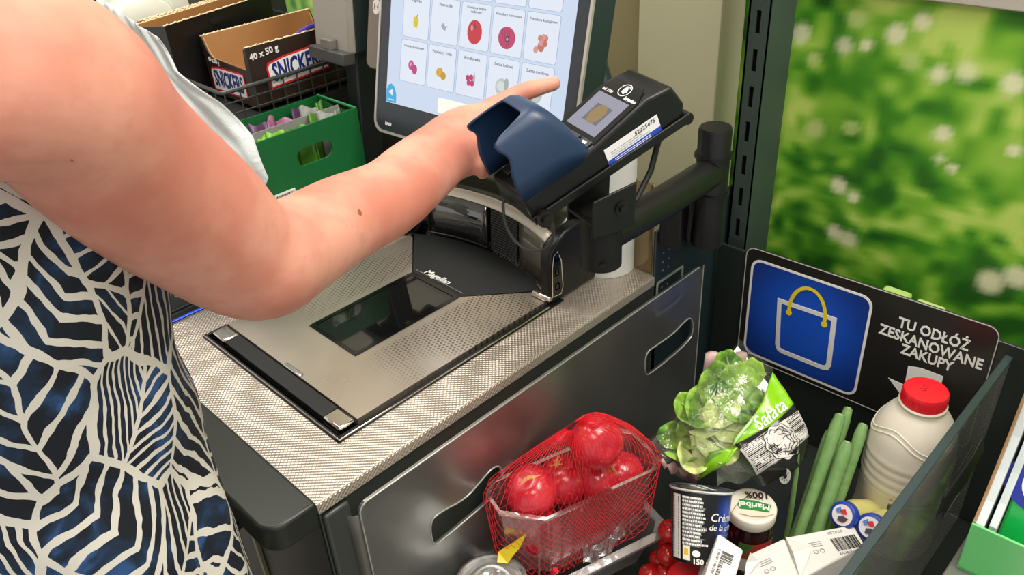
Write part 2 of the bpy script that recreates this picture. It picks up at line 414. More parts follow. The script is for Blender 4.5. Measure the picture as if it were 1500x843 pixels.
# the printed dot field covers the two strips beside the window and thins out towards the ends
gx = t.m('MULTIPLY', t.smooth(s[0], -.10, -.03), t.m('SUBTRACT', 1.0, t.smooth(s[0], .135, .165)))
sideA = t.m('SUBTRACT', 1.0, t.smooth(s[1], -.055, -.047)); sideB = t.smooth(s[1], .07, .078)
fade = t.smooth(t.noise(co, 9, 2), .3, .55)
mask = t.m('MULTIPLY', t.m('MULTIPLY', t.m('MAXIMUM', sideA, sideB), gx), fade)
dots = t.m('MULTIPLY', dot, mask)
nz = t.noise(co, 9, 3, .5, .8)
t.put(t.p.inputs['Base Color'], t.mix(t.m('MULTIPLY', dots, .85), t.mix(nz, lin('#b8ad9f'), lin('#cfc5b7')), lin('#62594e')))
t.put(t.p.inputs['Roughness'], t.m('ADD', t.m('MULTIPLY', nz, .16), t.m('ADD', .22, t.m('MULTIPLY', dots, .15))))
gloss_black = M('gloss_black', '#0c0e0f', 0.12)
frm = MB()
for x0, x1, y0, y1 in ((RX0, RX0 + .006, RY0, RY1), (RX0, RX1, RY0, RY0 + .008), (RX0, RX1, RY1 - .004, RY1)):
    frm.box(x0, x1, y0, y1, -.01, .0022)
obj('frame', frm, black_plastic, scanner, bevel=.001)
obj('well', MB().box(RX0 + .003, .5, RY0 + .004, RY1 - .003, -.03, -.012), matte_black, scanner)
rim = MB(); rim.tube([(.068, .354, .0026), (.068, .054, .0026), (.40, .054, .0026)], .0012, 8); obj('bright_edge', rim, chrome, scanner, smooth=True)
obj('black_strip', MB().box(.0775, .0985, .1, .318, -.008, .0035), M('strip_black', '#141516', .55), scanner, bevel=.0008)
for y0, y1 in ((.0665, .0995), (.3185, .350)):
    obj('strip_end', MB().box(.0765, .099, y0, y1, -.008, .0045), chrome, scanner, bevel=.003, label='polished metal end piece')
# platter with window opening
PX0, PX1, PY0, PY1 = .1005, .405, .0655, .352; GX0, GX1, GY0, GY1 = .168, .3415, .1615, .263
mb = MB()
for x0, x1, y0, y1 in ((PX0, GX0, PY0, PY1), (GX0, GX1, PY0, GY0), (GX0, GX1, GY1, PY1)): mb.box(x0, x1, y0, y1, -.004, .004)
# the two wings that run up beside the black apron
mb.prism([(GX1, PY0), (.416, PY0), (.416, .0905), (GX1, GY0)], -.004, .004)
mb.prism([(GX1, GY1), (.41, .345), (.41, PY1), (GX1, PY1)], -.004, .004)
obj('platter', mb, brushed, scanner)
obj('handle_clip', MB().box(.0995, .106, .18, .215, .004, .0062), chrome, scanner, bevel=.0015)
# interior under the window
cav = MB(); cav.box(GX0 - .004, GX1 + .004, GY0 - .004, GY1 + .004, -.055, -.05)
cav.box(GX0 - .006, GX0 - .003, GY0, GY1, -.05, -.006); cav.box(GX1 + .003, GX1 + .006, GY0, GY1, -.05, -.006)
cav.box(GX0, GX1, GY0 - .006, GY0 - .003, -.05, -.006); cav.box(GX0, GX1, GY1 + .003, GY1 + .006, -.05, -.006)
obj('window_well', cav, matte_black, scanner)
mir = M('inner_mirror', '#8b8f8a', .06, 1.0)
for (a, b, c, dd) in (((.24, .18, -.045), (.275, .18, -.02), (.275, .245, -.02), (.24, .245, -.045)), ((.305, .17, -.045), (.33, .175, -.015), (.33, .215, -.015), (.305, .21, -.045)), ((.31, .225, -.04), (.335, .225, -.02), (.335, .255, -.02), (.31, .255, -.04))):
    obj('mirror', MB().add([a, b, c, dd], [(0, 1, 2, 3)]), mir, scanner, solid=.001)
obj('laser_lamp', MB().ball((.322, .235, -.018), .003, 10, 8), emit('red_led', '#ff2030', 3), scanner, smooth=True)
win = clear('scanner_glass', (.30, .31, .31), .02, .22, .03, (.3, .3, .3))
obj('scan_window', MB().box(GX0, GX1, GY0, GY1, .0015, .0042), win, scanner)
bz = rrect(GX0, GX1, GY0, GY1, .006); bi = rrect(GX0 + .006, GX1 - .006, GY0 + .006, GY1 - .006, .004)
obj('window_border', ring_mb(bz, bi, .0044, .0050, lambda a, b, h: (a, b, h)), gloss_black, scanner)
# black apron rising to the tower
apr = [(GX1 + .001, GY0 + .0005, .0042), (GX1 + .001, GY1 - .0005, .0042), (.417, .350, .0055), (.433, .315, .006), (.445, .275, .006), (.4515, .21, .006), (.445, .148, .006), (.434, .112, .006), (.421, .088, .0055)]
mb = MB(); n_ = len(apr); mb.add(apr + [(x, y, -.006) for x, y, z in apr], [tuple(range(n_))[::-1], tuple(range(n_, 2 * n_))] + [(i, (i + 1) % n_, n_ + (i + 1) % n_, n_ + i) for i in range(n_)])
apron_m = mottled('apron_black', '#17191a', '#202324', 25, .5, bump=.05, bscale=600)
ap = obj('apron', mb, apron_m, scanner); normals_out(ap)
text('lettering', 'Magellan', .0145, white_print, scanner, frame((.354, .222, .0058), (0, -1, 0), (1, 0, .0)), bold=.0002, shear=.2)
obj('apron_line', ribbon([(.3475, .262), (.3475, .163)], .0008, lambda a, b, h: (a, b, .0065)), grey_print, scanner)
# tower: concave front, hood, cheeks
TY0, TY1 = .078, .36
def fx(y): return .4175 + .0355 * (1 - ((y - .213) / .148) ** 2)      # front line, bowed away from the customer
TZ = .077
def front(y0, y1, z0, z1, off=0, n=10):
    mb = MB(); return mb.grid(lambda u, v: (fx(y0 + (y1 - y0) * u) + off + .006 * ((z0 + (z1 - z0) * v) / TZ), y0 + (y1 - y0) * u, z0 + (z1 - z0) * v), n, 2)
obj('tower_face', front(TY0, TY1, .0, TZ, .003, 16), gloss_black, scanner, smooth=True, solid=.004)
up_glass = clear('tower_glass', (.45, .46, .45), .05, .4, .03, (.35, .36, .34))
back_in = front(.225, .325, .012, .072, .0003, 8); obj('window_backing', back_in, M('tower_window_dark', '#5a5d58', .25, .2), scanner, smooth=True)
wnd = front(.222, .328, .010, .074, -.0015, 8); obj('vertical_window', wnd, up_glass, scanner, smooth=True, solid=.001)
for pts in (((.222, .010), (.222, .074)), ((.328, .010), (.328, .074)), ((.222, .010), (.328, .010))):
    mb = MB(); (ya, za), (yb, zb) = pts
    mb.tube([(fx(ya + (yb - ya) * q) - .002 + .006 * (za + (zb - za) * q) / TZ, ya + (yb - ya) * q, za + (zb - za) * q) for q in np.linspace(0, 1, 6)], .0014, 6)
    obj('window_frame', mb, black_plastic, scanner, smooth=True)
grl = front(.158, .216, .008, .075, .0006, 8); obj('speaker_backing', grl, matte_black, scanner, smooth=True)
mb = MB()
for k in range(17):
    z = .010 + k * .004
    mb.tube([(fx(y) - .0005 + .006 * z / TZ, y, z) for y in np.linspace(.159, .215, 6)], .00085, 5)
g = obj('speaker_grille', mb, M('grille_grey', '#4a4c4b', .5), scanner, smooth=True); g['kind'] = 'stuff'
mb = MB()
for k in range(15):
    y = .159 + k * .004
    mb.tube([(fx(y) - .0003, y, .010), (fx(y) - .0003 + .006, y, .074)], .0006, 5)
g = obj('speaker_bars', mb, M('grille_dark', '#2a2c2c', .5), scanner, smooth=True); g['kind'] = 'stuff'
smoke = M('smoked_panel', '#6b655a', .15, .25)
obj('side_window', front(.086, .152, .008, .075, -.0012, 6), smoke, scanner, smooth=True, solid=.0015)
silver = M('silver_band', '#e6ddcd', .32, .25)
mb = MB().grid(lambda u, v: ((lambda y, q: (fx(y) + .004 + q * .013, y, TZ - .002 + .0095 * math.sin(q * PI / 2)))(TY0 + .004 + (TY1 - TY0 - .006) * u, v)), 20, 5)
obj('silver_rim', mb, silver, scanner, smooth=True, solid=.001)
def hood(u, v):
    y = TY0 + (TY1 - TY0) * u; x0 = fx(y) + .017
    x = x0 + (.515 - x0) * v; z = TZ + .0078 + .016 * math.sin(min(1, v * 1.4) * PI / 2)
    return (x, y, z)
mb = MB().grid(hood, 20, 8)
obj('hood', mb, M('hood_olive_gloss', '#3a3d30', .18, .1), scanner, smooth=True, solid=.002)
obj('tower_back', MB().box(.512, .516, TY0, TY1, .0, .0995), black_plastic, scanner)
mb = MB()
for k in range(16):
    for r in range(2):
        y = .125 + k * .0045 + r * .002; x = .462 + r * .004
        mb.box(x, x + .001, y, y + .001, .0985, .1012)
g = obj('embossed_marks', mb, grey_print, scanner); g['kind'] = 'stuff'
ck = [(.408, 0), (.4085, .05), (.4105, .074), (.416, .083), (.44, .0965), (.468, .0985), (.488, .092), (.498, .074), (.502, 0)]
for y0, y1 in ((.058, .077), (.361, .378)):
    c = obj('cheek', MB().prism(ck, y0, y1, lambda a, b, h: (a, h, b)), black_plastic, scanner, bevel=.004, bseg=3); normals_out(c)
bp = [(.4105, .012), (.4112, .052), (.415, .072), (.422, .076), (.429, .060), (.431, .02), (.427, .010)]
o = obj('button_panel', MB().prism(bp, .0568, .0576, lambda a, b, h: (a, h, b)), gloss_black, scanner); normals_out(o)
obj('panel_outline', ribbon(bp, .0012, lambda a, b, h: (a, .0565, b), closed=True), silver, scanner)
for k, z in enumerate((.024, .046, .068)):
    fr = lambda a, b, h, z=z: (.4205 + a, .0562, z + b)
    o = obj('button', ring_mb(rrect(-.004, .004, -.005, .005, .001, 2), rrect(-.003, .003, -.004, .004, .0008, 2), -.0, .0002, fr), grey_print, scanner)
obj('tower_hinge', MB().box(.403, .413, .057, .09, .0045, .0135), chrome, scanner, bevel=.003)

# ------------------------------------------------------------------ white support pole
mb = MB().lathe([(.040, 0), (.040, .22)], 40, Matrix.Translation((.537, .070, .0004)))
o = obj('support_pole', mb, M('white_enamel', '#d9dcd8', .35), None, smooth=True, loc=(.537, .070, 0))
tag(o, 'round white support pole standing on the steel worktop behind the black tube', 'pole')

# ------------------------------------------------------------------ touch-screen monitor
yaw = math.radians(4); th = math.radians(14.5)
Rz = Matrix.Rotation(yaw, 3, 'Z')
u_ = Rz @ Vector((0, -1, 0)); v_ = Rz @ Vector((math.sin(th), 0, math.cos(th)))
MM = frame((.40, .3887, .1699), u_, v_)
mon = thing('checkout_monitor', 'tilted touch-screen monitor showing a grid of vegetables', 'monitor', mat=MM)
L_ = lambda a, b, h: (a, b, h)
obj('bezel', MB().prism(rrect(.004, .348, .004, .306, .014), -.012, 0), mottled('monitor_bezel', '#262b32', '#2d3239', 20, .22), mon, local=True)
obj('silver_frame', ring_mb(rrect(0, .352, 0, .310, .017), rrect(.0035, .3485, .0035, .3065, .0142), -.003, .0012, L_), M('brushed_frame', '#c2beb6', .35, .6), mon, local=True)
obj('housing', MB().prism(rrect(.002, .350, .002, .308, .016), -.05, -.0032), teal_metal, mon, local=True, bevel=.004)
obj('rear_hump', MB().box(.10, .26, .05, .26, -.11, -.05), teal_metal, mon, local=True, bevel=.01)
SB = emit('screen_white', '#d3e2f8', .70); CARD = emit('card_white', '#e4ecf9', .74); LINE = emit('card_outline', '#a9bbdb', .6)
SX0, SX1, SY0, SY1 = .0225, .331, .0445, .288
scr = obj('screen', MB().box(SX0, SX1, SY0, SY1, .0, .0006), SB, mon, local=True)
TXT = emit('screen_text', '#565f6e', .5)
NAMES = [['Papryka', 'Pietruszka', 'Pomidory jedyne\nmalinowe', 'Pomidory karbowane', 'Pomidory koktajlowe'], ['Pomidory malinowe', 'Pomidory żółte', 'Rzodkiewka', 'Sałata lodowa', 'Sałata masłowa'], ['Cebula', 'Cukinia', 'Czosnek', 'Kapusta', 'Ogórki']]
for r, y0 in enumerate((.1375, .0785, .1965)):
    for c in range(5):
        x0 = .0485 + c * .0532
        o = obj('card', MB().prism(rrect(x0, x0 + .0492, y0, y0 + .0548, .003, 3), .0007, .0010), CARD, scr, local=True)
        obj('card_outline', ring_mb(rrect(x0 - .0005, x0 + .0497, y0 - .0005, y0 + .0553, .0033, 3), rrect(x0, x0 + .0492, y0, y0 + .0548, .003, 3), .0007, .0011, L_), LINE, scr, local=True)
        if r < 2: text('caption', NAMES[r][c], .0056 if len(NAMES[r][c]) < 17 else .0047, TXT, scr, frame((x0 + .0246, y0 + .047, .0012), (1, 0, 0), (0, 1, 0)), local=True, depth=.0001)
def icon(kind, cx, cy):
    E_ = lambda n, c: emit('icon_' + n, c, .65)
    parts = []
    def disc(n, c, pts, h=.0013): parts.append((n, c, pts, h))
    S_ = 1.18
    el = lambda x, y, rx, ry, k=20: [(cx + (x + rx * math.cos(2 * PI * i / k)) * S_, cy + (y + ry * math.sin(2 * PI * i / k)) * S_) for i in range(k)]
    if kind == 'pepper':
        disc('yellow', '#e6cf1e', [(cx + x * 1.1, cy + y * 1.1) for x, y in ((-.004, .004), (-.002, .006), (.0005, .0052), (.003, .006), (.0047, .003), (.004, -.003), (.0025, -.0068), (.0005, -.006), (-.0015, -.0068), (-.0038, -.003))])
        disc('stem', '#6b7a35', [(cx, cy + .006), (cx + .001, cy + .0058), (cx + .0045, cy + .0095), (cx + .0035, cy + .010)], .0014)
    elif kind == 'parsley':
        disc('grey', '#aeb6c0', [(cx - .006, cy + .001), (cx - .002, cy + .005), (cx + .001, cy + .001), (cx + .007, cy + .0015), (cx + .003, cy - .001), (cx + .002, cy - .005), (cx - .003, cy - .003)])
    elif kind == 'tomato':
        disc('red', '#d3283e', el(0, 0, .0105, .0125)); disc('shine', '#ee8c96', el(-.004, .004, .002, .003), .0014)
        disc('calyx', '#7a3a30', [(cx + q[0], cy + .007 + q[1]) for q in ((-.004, 0), (-.001, .001), (0, .004), (.001, .001), (.004, -.001), (.001, -.001), (0, -.003), (-.001, -.001))], .0014)
    elif kind == 'ribbed':
        disc('pink', '#c93a6c', el(0, 0, .0115, .0112))
        for k in (-.007, -.0035, 0, .0035): disc('rib', '#8e2a58', [(cx + k, cy - .009), (cx + k + .0006, cy - .009), (cx + k * 1.1 + .0008, cy + .009), (cx + k * 1.1, cy + .009)], .0014)
        disc('navel', '#4a2238', el(.001, -.001, .0026, .0032), .0015)
        disc('heart', '#d58db0', el(.001, -.001, .0015, .002), .0016)
    elif kind == 'cherry':
        rr = random.Random(2)
        for k in range(14): disc('salmon', ('#d8897d', '#e3a094', '#cc7468')[k % 3], el(rr.uniform(-.006, .006), rr.uniform(-.007, .007), .003, .003, 10), .0013 + k * .00002)
    elif kind == 'raspberry':
        disc('magenta', '#d0478e', el(-.003, .002, .0045, .0055)); disc('magenta', '#c23c80', el(.003, -.002, .0042, .0055), .0014); disc('shine', '#f0b8d4', el(-.0035, .003, .001, .002), .0015)
    elif kind == 'yellowtom':
        disc('amber', '#e0b53a', el(-.002, .001, .0055, .005)); disc('amber', '#cfa02c', el(.004, -.002, .004, .0045), .0014); disc('leaf', '#a9a548', [(cx, cy + .005), (cx + .001, cy + .008), (cx + .002, cy + .005)], .0015)
    elif kind == 'radish':
        disc('leaf', '#b9c6b4', [(cx + .002, cy), (cx + .006, cy + .011), (cx + .008, cy + .004), (cx + .007, cy - .006)])
        for q in ((-.004, .002), (.001, .003), (-.002, -.003), (.003, -.003)): disc('crimson', '#cf3a78', el(q[0], q[1], .003, .0032, 12), .0014)
    else:
        disc('leafy', '#c9d3cf', el(0, 0, .009, .009)); disc('leafy', '#e4ebea', el(-.001, .001, .006, .005), .0014); disc('leafy', '#aebab4', el(.006, .004, .003, .006), .0015)
    for n, c, pts, hh in parts: obj('icon', MB().prism(pts, hh - .0002, hh), E_(n, c), scr, local=True)
KI = [['pepper', 'parsley', 'tomato', 'ribbed', 'cherry'], ['raspberry', 'yellowtom', 'radish', 'lettuce', 'lettuce']]
for r, y0 in enumerate((.1375, .0785)):
    for c in range(5): icon(KI[r][c], .0485 + c * .0532 + .0246, y0 + .0205)
obj('back_button', MB().prism([(SX0, SY0)] + [(SX0 + .017 * math.cos(a), SY0 + .018 + .012 * math.sin(a)) for a in np.linspace(0, PI / 2, 7)] + [(SX0, SY0 + .031)], .0007, .0012) if False else MB().prism([(SX0 + .001, SY0 + .001), (SX0 + .021, SY0 + .001), (SX0 + .0205, SY0 + .014), (SX0 + .016, SY0 + .023), (SX0 + .010, SY0 + .0265), (SX0 + .004, SY0 + .024), (SX0 + .001, SY0 + .017)], .0007, .0012), emit('button_cyan', '#2aa3d9', .8), scr, local=True)
obj('arrow', MB().prism([(SX0 + .005, SY0 + .015), (SX0 + .014, SY0 + .020), (SX0 + .014, SY0 + .010)], .0013, .0014), CARD, scr, local=True)
text('caption', 'Powrót', .0042, CARD, scr, frame((SX0 + .0105, SY0 + .005, .0014), (1, 0, 0), (0, 1, 0)), local=True, depth=.0001)
obj('bar_button', MB().prism(rrect(.125, .235, .048, .068, .003), .0007, .0010), emit('bar_cream', '#efeede', .9), scr, local=True)
text('lettering', 'BA03', .0058, white_print, mon, frame((.030, .014, .0006), (1, 0, 0), (0, 1, 0)), local=True, depth=.0001, bold=.0002)
obj('side_reader', MB().prism(rrect(-.034, -.0015, .083, .30, .012), -.03, -.008), M('reader_taupe', '#746a60', .45), mon, local=True, bevel=.002)
obj('reader_badge', MB().prism([(-.0165 + .0075 * math.cos(a), .168 + .0105 * math.sin(a)) for a in np.linspace(0, 2 * PI, 24)[:-1]], -.0082, -.0076), M('badge_white', '#d8d2c8', .5), mon, local=True)
for sx in (-1, 1):
    obj('badge_mark', MB().prism([(-.0165 + sx * .0015, .168), (-.0165 + sx * .0045, .173), (-.0165 + sx * .0045, .163)], -.0076, -.0074), M('badge_grey', '#6f675e', .5), mon, local=True)
obj('mounting_arm', MB().tube([MM.inverted() @ Vector(p) for p in ((.537, .070, .218), (.537, .10, .30), (.50, .17, .33))], .02, 16), teal_metal, mon, local=True, smooth=True)

# ------------------------------------------------------------------ card terminal and its swivel mount
tl = math.radians(20.5)
a0 = Vector((.947, -.3212, 0)).normalized(); Wd = Vector((-a0.y, a0.x, 0))
Ld = a0 * math.cos(tl) + Vector((0, 0, math.sin(tl))); Nd = Ld.cross(Wd)
TO = Vector((.3636, -.0432, .2637)) - Nd * .0135
TM = frame(TO, Ld, Wd)
mount = thing('terminal_mount', 'black swivel arm holding the card terminal, clamped beside the slotted post', 'mount', (.591, -.056, .07))
tp = lambda a, b, h: TM @ Vector((a, b, h))
mb = MB().prism(rrect(-.098, .098, -.046, .034, .004), 0, .006, tp); obj('holder_plate', mb, black_metal, mount, bevel=.0015)
mb = MB().prism([(-.098, 0), (.094, 0), (.098, .004), (.098, .010), (-.098, .010)], -.049, -.046, lambda a, b, h: tp(a, h, b)); o = obj('plate_flange', mb, black_metal, mount, bevel=.001); normals_out(o)
mb = MB().tube([tp(.094, -.048, .004), tp(.094, .036, .004)], .0065, 12); obj('plate_stop', mb, black_metal, mount, smooth=True)
TX, TYY = .3401, -.0812
mb = MB().tube([(TX, TYY, .148), (TX, TYY, .212)], .0222, 32); obj('lower_tube', mb, black_metal, mount, smooth=True, angle=50)
for s_ in (-1, 1):      # cheeks of the tilting bracket, parallel to the terminal's length
    c0 = Vector((TX, TYY, 0)) + Wd * (s_ * .024)
    pts = [(-.026, .196), (.024, .196), (.026, .245), (-.024, .236)]
    mb = MB().prism(pts, -.0015, .0015, lambda a, b, h, c0=c0: (c0 + a0 * a + Wd * h + Vector((0, 0, b)))); o = obj('bracket_cheek', mb, black_metal, mount, bevel=.0008); normals_out(o)
    p = c0 + a0 * .008 + Vector((0, 0, .222)) + Wd * (s_ * .001)
    mb = MB().tube([p, p + Wd * (s_ * .003)], .0075, 16); mb.tube([p + Wd * (s_ * .003), p + Wd * (s_ * .006)], .0045, 6); obj('bracket_bolt', mb, bolt_metal, mount, smooth=True)
mb = MB().box(-.025, .025, -.0235, .0235, .207, .2105, Matrix.Translation((TX, TYY, 0)) @ Matrix((a0, Wd, (0, 0, 1))).transposed().to_4x4()); obj('bracket_base', mb, black_metal, mount)
mb = MB().tube([tp(-.088, -.0485, .004), tp(-.088, -.054, .004)], .009, 18); mb.tube([tp(-.088, -.054, .004), tp(-.088, -.057, .004)], .005, 6); obj('plate_bolt', mb, bolt_metal, mount, smooth=True)
mb = MB().tube([(TX - .0155, TYY - .0155, .158), (TX - .018, TYY - .018, .158)], .004, 12); obj('set_screw', mb, bolt_metal, mount, smooth=True)
PXp, PYp = .591, -.056
mb = MB().tube([(TX, TYY, .180), (.46, -.0715, .168), (PXp, PYp, .158)], .0195, 24); obj('swing_arm', mb, black_metal, mount, smooth=True)
mb = MB().lathe([(.0205, .055), (.0205, .213), (.019, .2165), (.002, .2165)], 32, Matrix.Translation((PXp, PYp, 0))); obj('upright_tube', mb, black_metal, mount, smooth=True)
for z in (.178, .128):
    mb = MB().lathe([(.0205, z), (.0235, z), (.0235, z + .004), (.0205, z + .004)], 32, Matrix.Translation((PXp, PYp, 0))); obj('collar', mb, black_plastic, mount, smooth=True)
mb = MB(); mb.box(.575, .66, -.04, -.036, .045, .135); mb.box(.575, .66, -.04, -.0005, .042, .046); mb.box(.656, .66, -.04, -.0005, .046, .135)
obj('clamp_bracket', MB().box(.56, .665, -.0345, -.001, .046, .130), matte_black, mount, bevel=.002)
for z in (.062, .112):
    obj('clamp_bolt', MB().tube([(.572, -.035, z), (.572, -.038, z)], .004, 6), bolt_metal, mount)
mb = MB().tube([(.53, -.069, .15), (.556, -.052, .125), (.566, -.045, .10), (.568, -.042, .07), (.575, -.04, .05)], .0028, 8); obj('cable', mb, matte_black, mount, smooth=True)

term = thing('card_terminal', 'black card payment terminal with deep blue PIN shield, tilted on the swivel arm', 'card terminal', mat=TM)
CY = -.008; HW = .037
side = [(-.098, .0065), (.090, .0065), (.0965, .02), (.088, .046), (.058, .050), (-.012, .037), (-.098, .030)]
mb = MB().prism(side, CY - HW, CY + HW, lambda a, b, h: (a, h, b)); o = obj('body', mb, black_plastic, term, local=True, bevel=.004, bseg=3); normals_out(o)
# top face plane from (-.012,.037) to (.058,.050)
tf = frame((-.012, CY, .0372), (.07, 0, .013), (0, 1, 0)); T2 = lambda a, b, h: tf @ Vector((a, b, h))
obj('glass_cover', MB().prism([(.002, -.034), (.062, -.034), (.078, -.024), (.078, .024), (.062, .034), (.002, .034)], .0004, .0012, T2), M('terminal_glass', '#1b1d1e', .06), term, local=True)
obj('display', MB().box(.009, .056, -.027, .027, .0012, .0016, tf), emit('terminal_display', '#a9a9bd', .6), term, local=True)
obj('display_picture', MB().box(.020, .043, -.015, .012, .0017, .0019, tf), emit('picture_grey', '#77757c', .6), term, local=True)
obj('display_picture', MB().prism([(.0315 + .0125 * math.cos(a), -.0015 + .0105 * math.sin(a)) for a in np.linspace(0, 2 * PI, 20)[:-1]], .0019, .0021, T2), emit('picture_amber', '#a98e5a', .6), term, local=True)
tfr = lambda x, y: tf @ frame((x, y, .0014), (0, -1, 0), (1, 0, 0))
text('lettering', 'link 2500', .0048, white_print, term, tfr(.0605, .018), local=True, depth=.0001)
text('lettering', 'ingenico', .0058, white_print, term, tfr(.061, -.022) , local=True, depth=.0001, bold=.0002)
cc = (.0685, -.0035); NF = lambda a, b, h: tf @ Vector((cc[0] + a, cc[1] + b, .0014))
obj('contactless_mark', ribbon([(.0075 * math.cos(a), .0085 * math.sin(a)) for a in np.linspace(0, 2 * PI, 28)[:-1]], .0009, NF, closed=True), white_print, term, local=True)
for k in range(3): obj('contactless_mark', ribbon([((.0022 + k * .0016) * math.cos(a), .002 - (.0022 + k * .0016) * math.sin(a) * -1 - .003) for a in np.linspace(-.9, .9, 8)], .0008, NF), white_print, term, local=True)
obj('contactless_mark', MB().prism([(-.005, -.002), (-.001, -.005), (.004, -.001), (.002, .003), (-.003, .003)], .0013, .0015, lambda a, b, h: tf @ Vector((cc[0] + a, cc[1] + b, h))), white_print, term, local=True)
for k, y in enumerate((.022, .0, -.022)):
    obj('key', MB().box(-.006, .004, y - .0085, y + .0085, .0003, .0018, tf), M('key_grey', '#2f3133', .4), term, local=True, bevel=.0008)
    obj('key_mark', MB().box(-.002, .001, y - (.003, .0012, .0035)[k], y + (.003, .0012, .0035)[k], .0019, .0021, tf), white_print, term, local=True)
# keypad under the shield
for r in range(4):
    for c in range(3):
        x = -.088 + r * .018; y = CY - .022 + c * .022
        obj('keypad_key', MB().box(x, x + .013, y - .008, y + .008, .0305 + r * .0013, .0345 + r * .0013), M('keypad_dark', '#1d1f22', .4), term, local=True, bevel=.001)
# sticker with hand-written number
sf = frame((-.003, CY - HW - .0004, .0085), (1, 0, .012), (0, 0, 1)); S3 = lambda a, b, h: sf @ Vector((a, b, h))
obj('sticker', MB().box(0, .066, 0, .0195, 0, .0005, sf), M('sticker_white', '#e2e2e4', .5), term, local=True)
obj('sticker_band', MB().box(0, .066, 0, .006, .0005, .0007, sf), M('sticker_blue', '#2347b5', .5), term, local=True)
text('lettering', '52225476', .0065, black_print, term, sf @ frame((.049, .0152, .0007), (1, .02, 0), (0, 1, 0)), local=True, depth=.0001, shear=.2)
o = obj('small_print', lines_mb(lambda a, b, h: sf @ Vector((a, b, .0008)), .006, .0125, .05, 3, .0024, .0007, 4), grey_print, term, local=True); o['kind'] = 'stuff'
o = obj('small_print', lines_mb(lambda a, b, h: sf @ Vector((a, b, .0009)), .008, .0034, .05, 2, .002, .0009, 5), white_print, term, local=True); o['kind'] = 'stuff'
# deep blue PIN shield: an arch, eared front edge, closing down towards the screen
shm = M('shield_navy', '#1b3352', .36); 
def shield(u, v, grow=0.0):
    q = PI * v; e = .48
    cy = math.copysign(abs(math.cos(q)) ** e, -math.cos(q)); cz = abs(math.sin(q)) ** e
    s_ = abs(2 * v - 1)                       # 0 at the ridge, 1 at the two feet
    # front edge: ridge set back, ears forward at the shoulders, drawn in again above the foot
    q_ = min(1, max(0, (s_ - .16) / .26)); q_ = q_ * q_ * (3 - 2 * q_)
    xf = -.060 - .040 * q_
    if s_ > .50: xf += .006 * math.sin(min(1, (s_ - .50) / .46) * PI) ** 2
    x = xf + (-.017 - xf) * u
    g = 1.0 if x < -.052 else max(0.0, max(0, math.cos((x + .052) / .036 * PI / 2))) ** .75
    hgt = .004 + (.066 + .004 * math.cos((x + .07) * 30)) * g
    y = CY + cy * (HW + .001 - .004 * (1 - g) + grow)
    return (x, y, .030 + (cz * hgt) + grow * .5)
mb = MB().grid(shield, 26, 40); obj('pin_shield', mb, shm, term, local=True, smooth=True, angle=60, solid=.0022, label='deep navy PIN shield')
mb = MB().tube([tp(-.07, -.04, -.002), tp(-.115, -.05, -.02), tp(-.135, -.045, -.05), tp(-.125, -.06, -.07), tp(-.095, -.065, -.065), tp(-.08, -.06, -.035), tp(-.07, -.05, -.008)], .0026, 8)
mb = MB(); pts = [tp(.085, .0, -.004), tp(.078, -.01, -.02), tp(.05, -.02, -.045), tp(.02, -.028, -.06), tp(-.0, -.02, -.055)]
cb = obj('terminal_cable', MB().tube(pts, .0035, 8), matte_black, term, smooth=True)
loop = [TM @ Vector(p) for p in ((-.099, .012, .012), (-.112, .008, -.006), (-.118, -.005, -.030), (-.108, -.026, -.044), (-.092, -.040, -.040), (-.082, -.046, -.020), (-.080, -.044, -.002))]
cb = obj('tether_loop', MB().tube(loop, .0019, 8), M('tether_grey', '#303132', .4), term, smooth=True, sub=1)

# ------------------------------------------------------------------ slotted gondola post
post = thing('slotted_post', 'dark slotted steel upright in front of the green meadow print', 'post', (.77, -.012, FZ))
px0, px1, py0, py1 = .735, .80, -.036, -.004
mb = MB()
sy0, sy1 = -.0225, -.0155
zs = [-.36 + k * .05 for k in range(28)]
mb.box(px0, px0 + .003, py0, sy0, FZ, 1.2); mb.box(px0, px0 + .003, sy1, py1, FZ, 1.2)
z = FZ
for q in zs:
    mb.box(px0, px0 + .003, sy0, sy1, z, q); z = q + .03
mb.box(px0, px0 + .003, sy0, sy1, z, 1.2)
mb.box(px0, px1, py0 - .0003, py0 + .0027, FZ, 1.2); mb.box(px0, px1, py1 - .003, py1, FZ, 1.2)
obj('channel', mb, mottled('post_coating', '#33403a', '#39463f', 4, .4), post)
obj('channel_inside', MB().box(px0 + .012, px1, py0 + .003, py1 - .003, FZ, 1.2), matte_black, post)

# ------------------------------------------------------------------ bagging bay
bay = thing('bagging_bay', 'dark bagging bay of clear acrylic panes under the scanner counter', 'bagging area', (.38, -.2, -.32))
obj('base', MB().box(.02, .72, -.44, -.004, -.325, -.3005), mottled('bay_base_grey', '#1f2421', '#2a2f2b', 6, .3), bay, bevel=.003)
obj('pedestal', MB().box(.08, .66, -.38, -.05, FZ, -.325), dark_green_metal, bay)
obj('end_panel', MB().box(.706, .712, -.44, -.008, -.3, -.012), M('bay_panel', '#232a26', .25), bay, bevel=.001)
def smoothpoly(P, it=2):
    for _ in range(it):
        Q = []
        for i in range(len(P)):
            a, b = P[i], P[(i + 1) % len(P)]
            Q += [(a[0] * .75 + b[0] * .25, a[1] * .75 + b[1] * .25), (a[0] * .25 + b[0] * .75, a[1] * .25 + b[1] * .75)]
        P = Q
    return P
acr = clear('acrylic_pane', (.84, .85, .83), .06, .16, .30, (.5, .47, .44), tex=.07)
edge_m = M('acrylic_edge', '#8f938c', .2, spec=.6)  # pale colour paints in the light that the pane edges catch
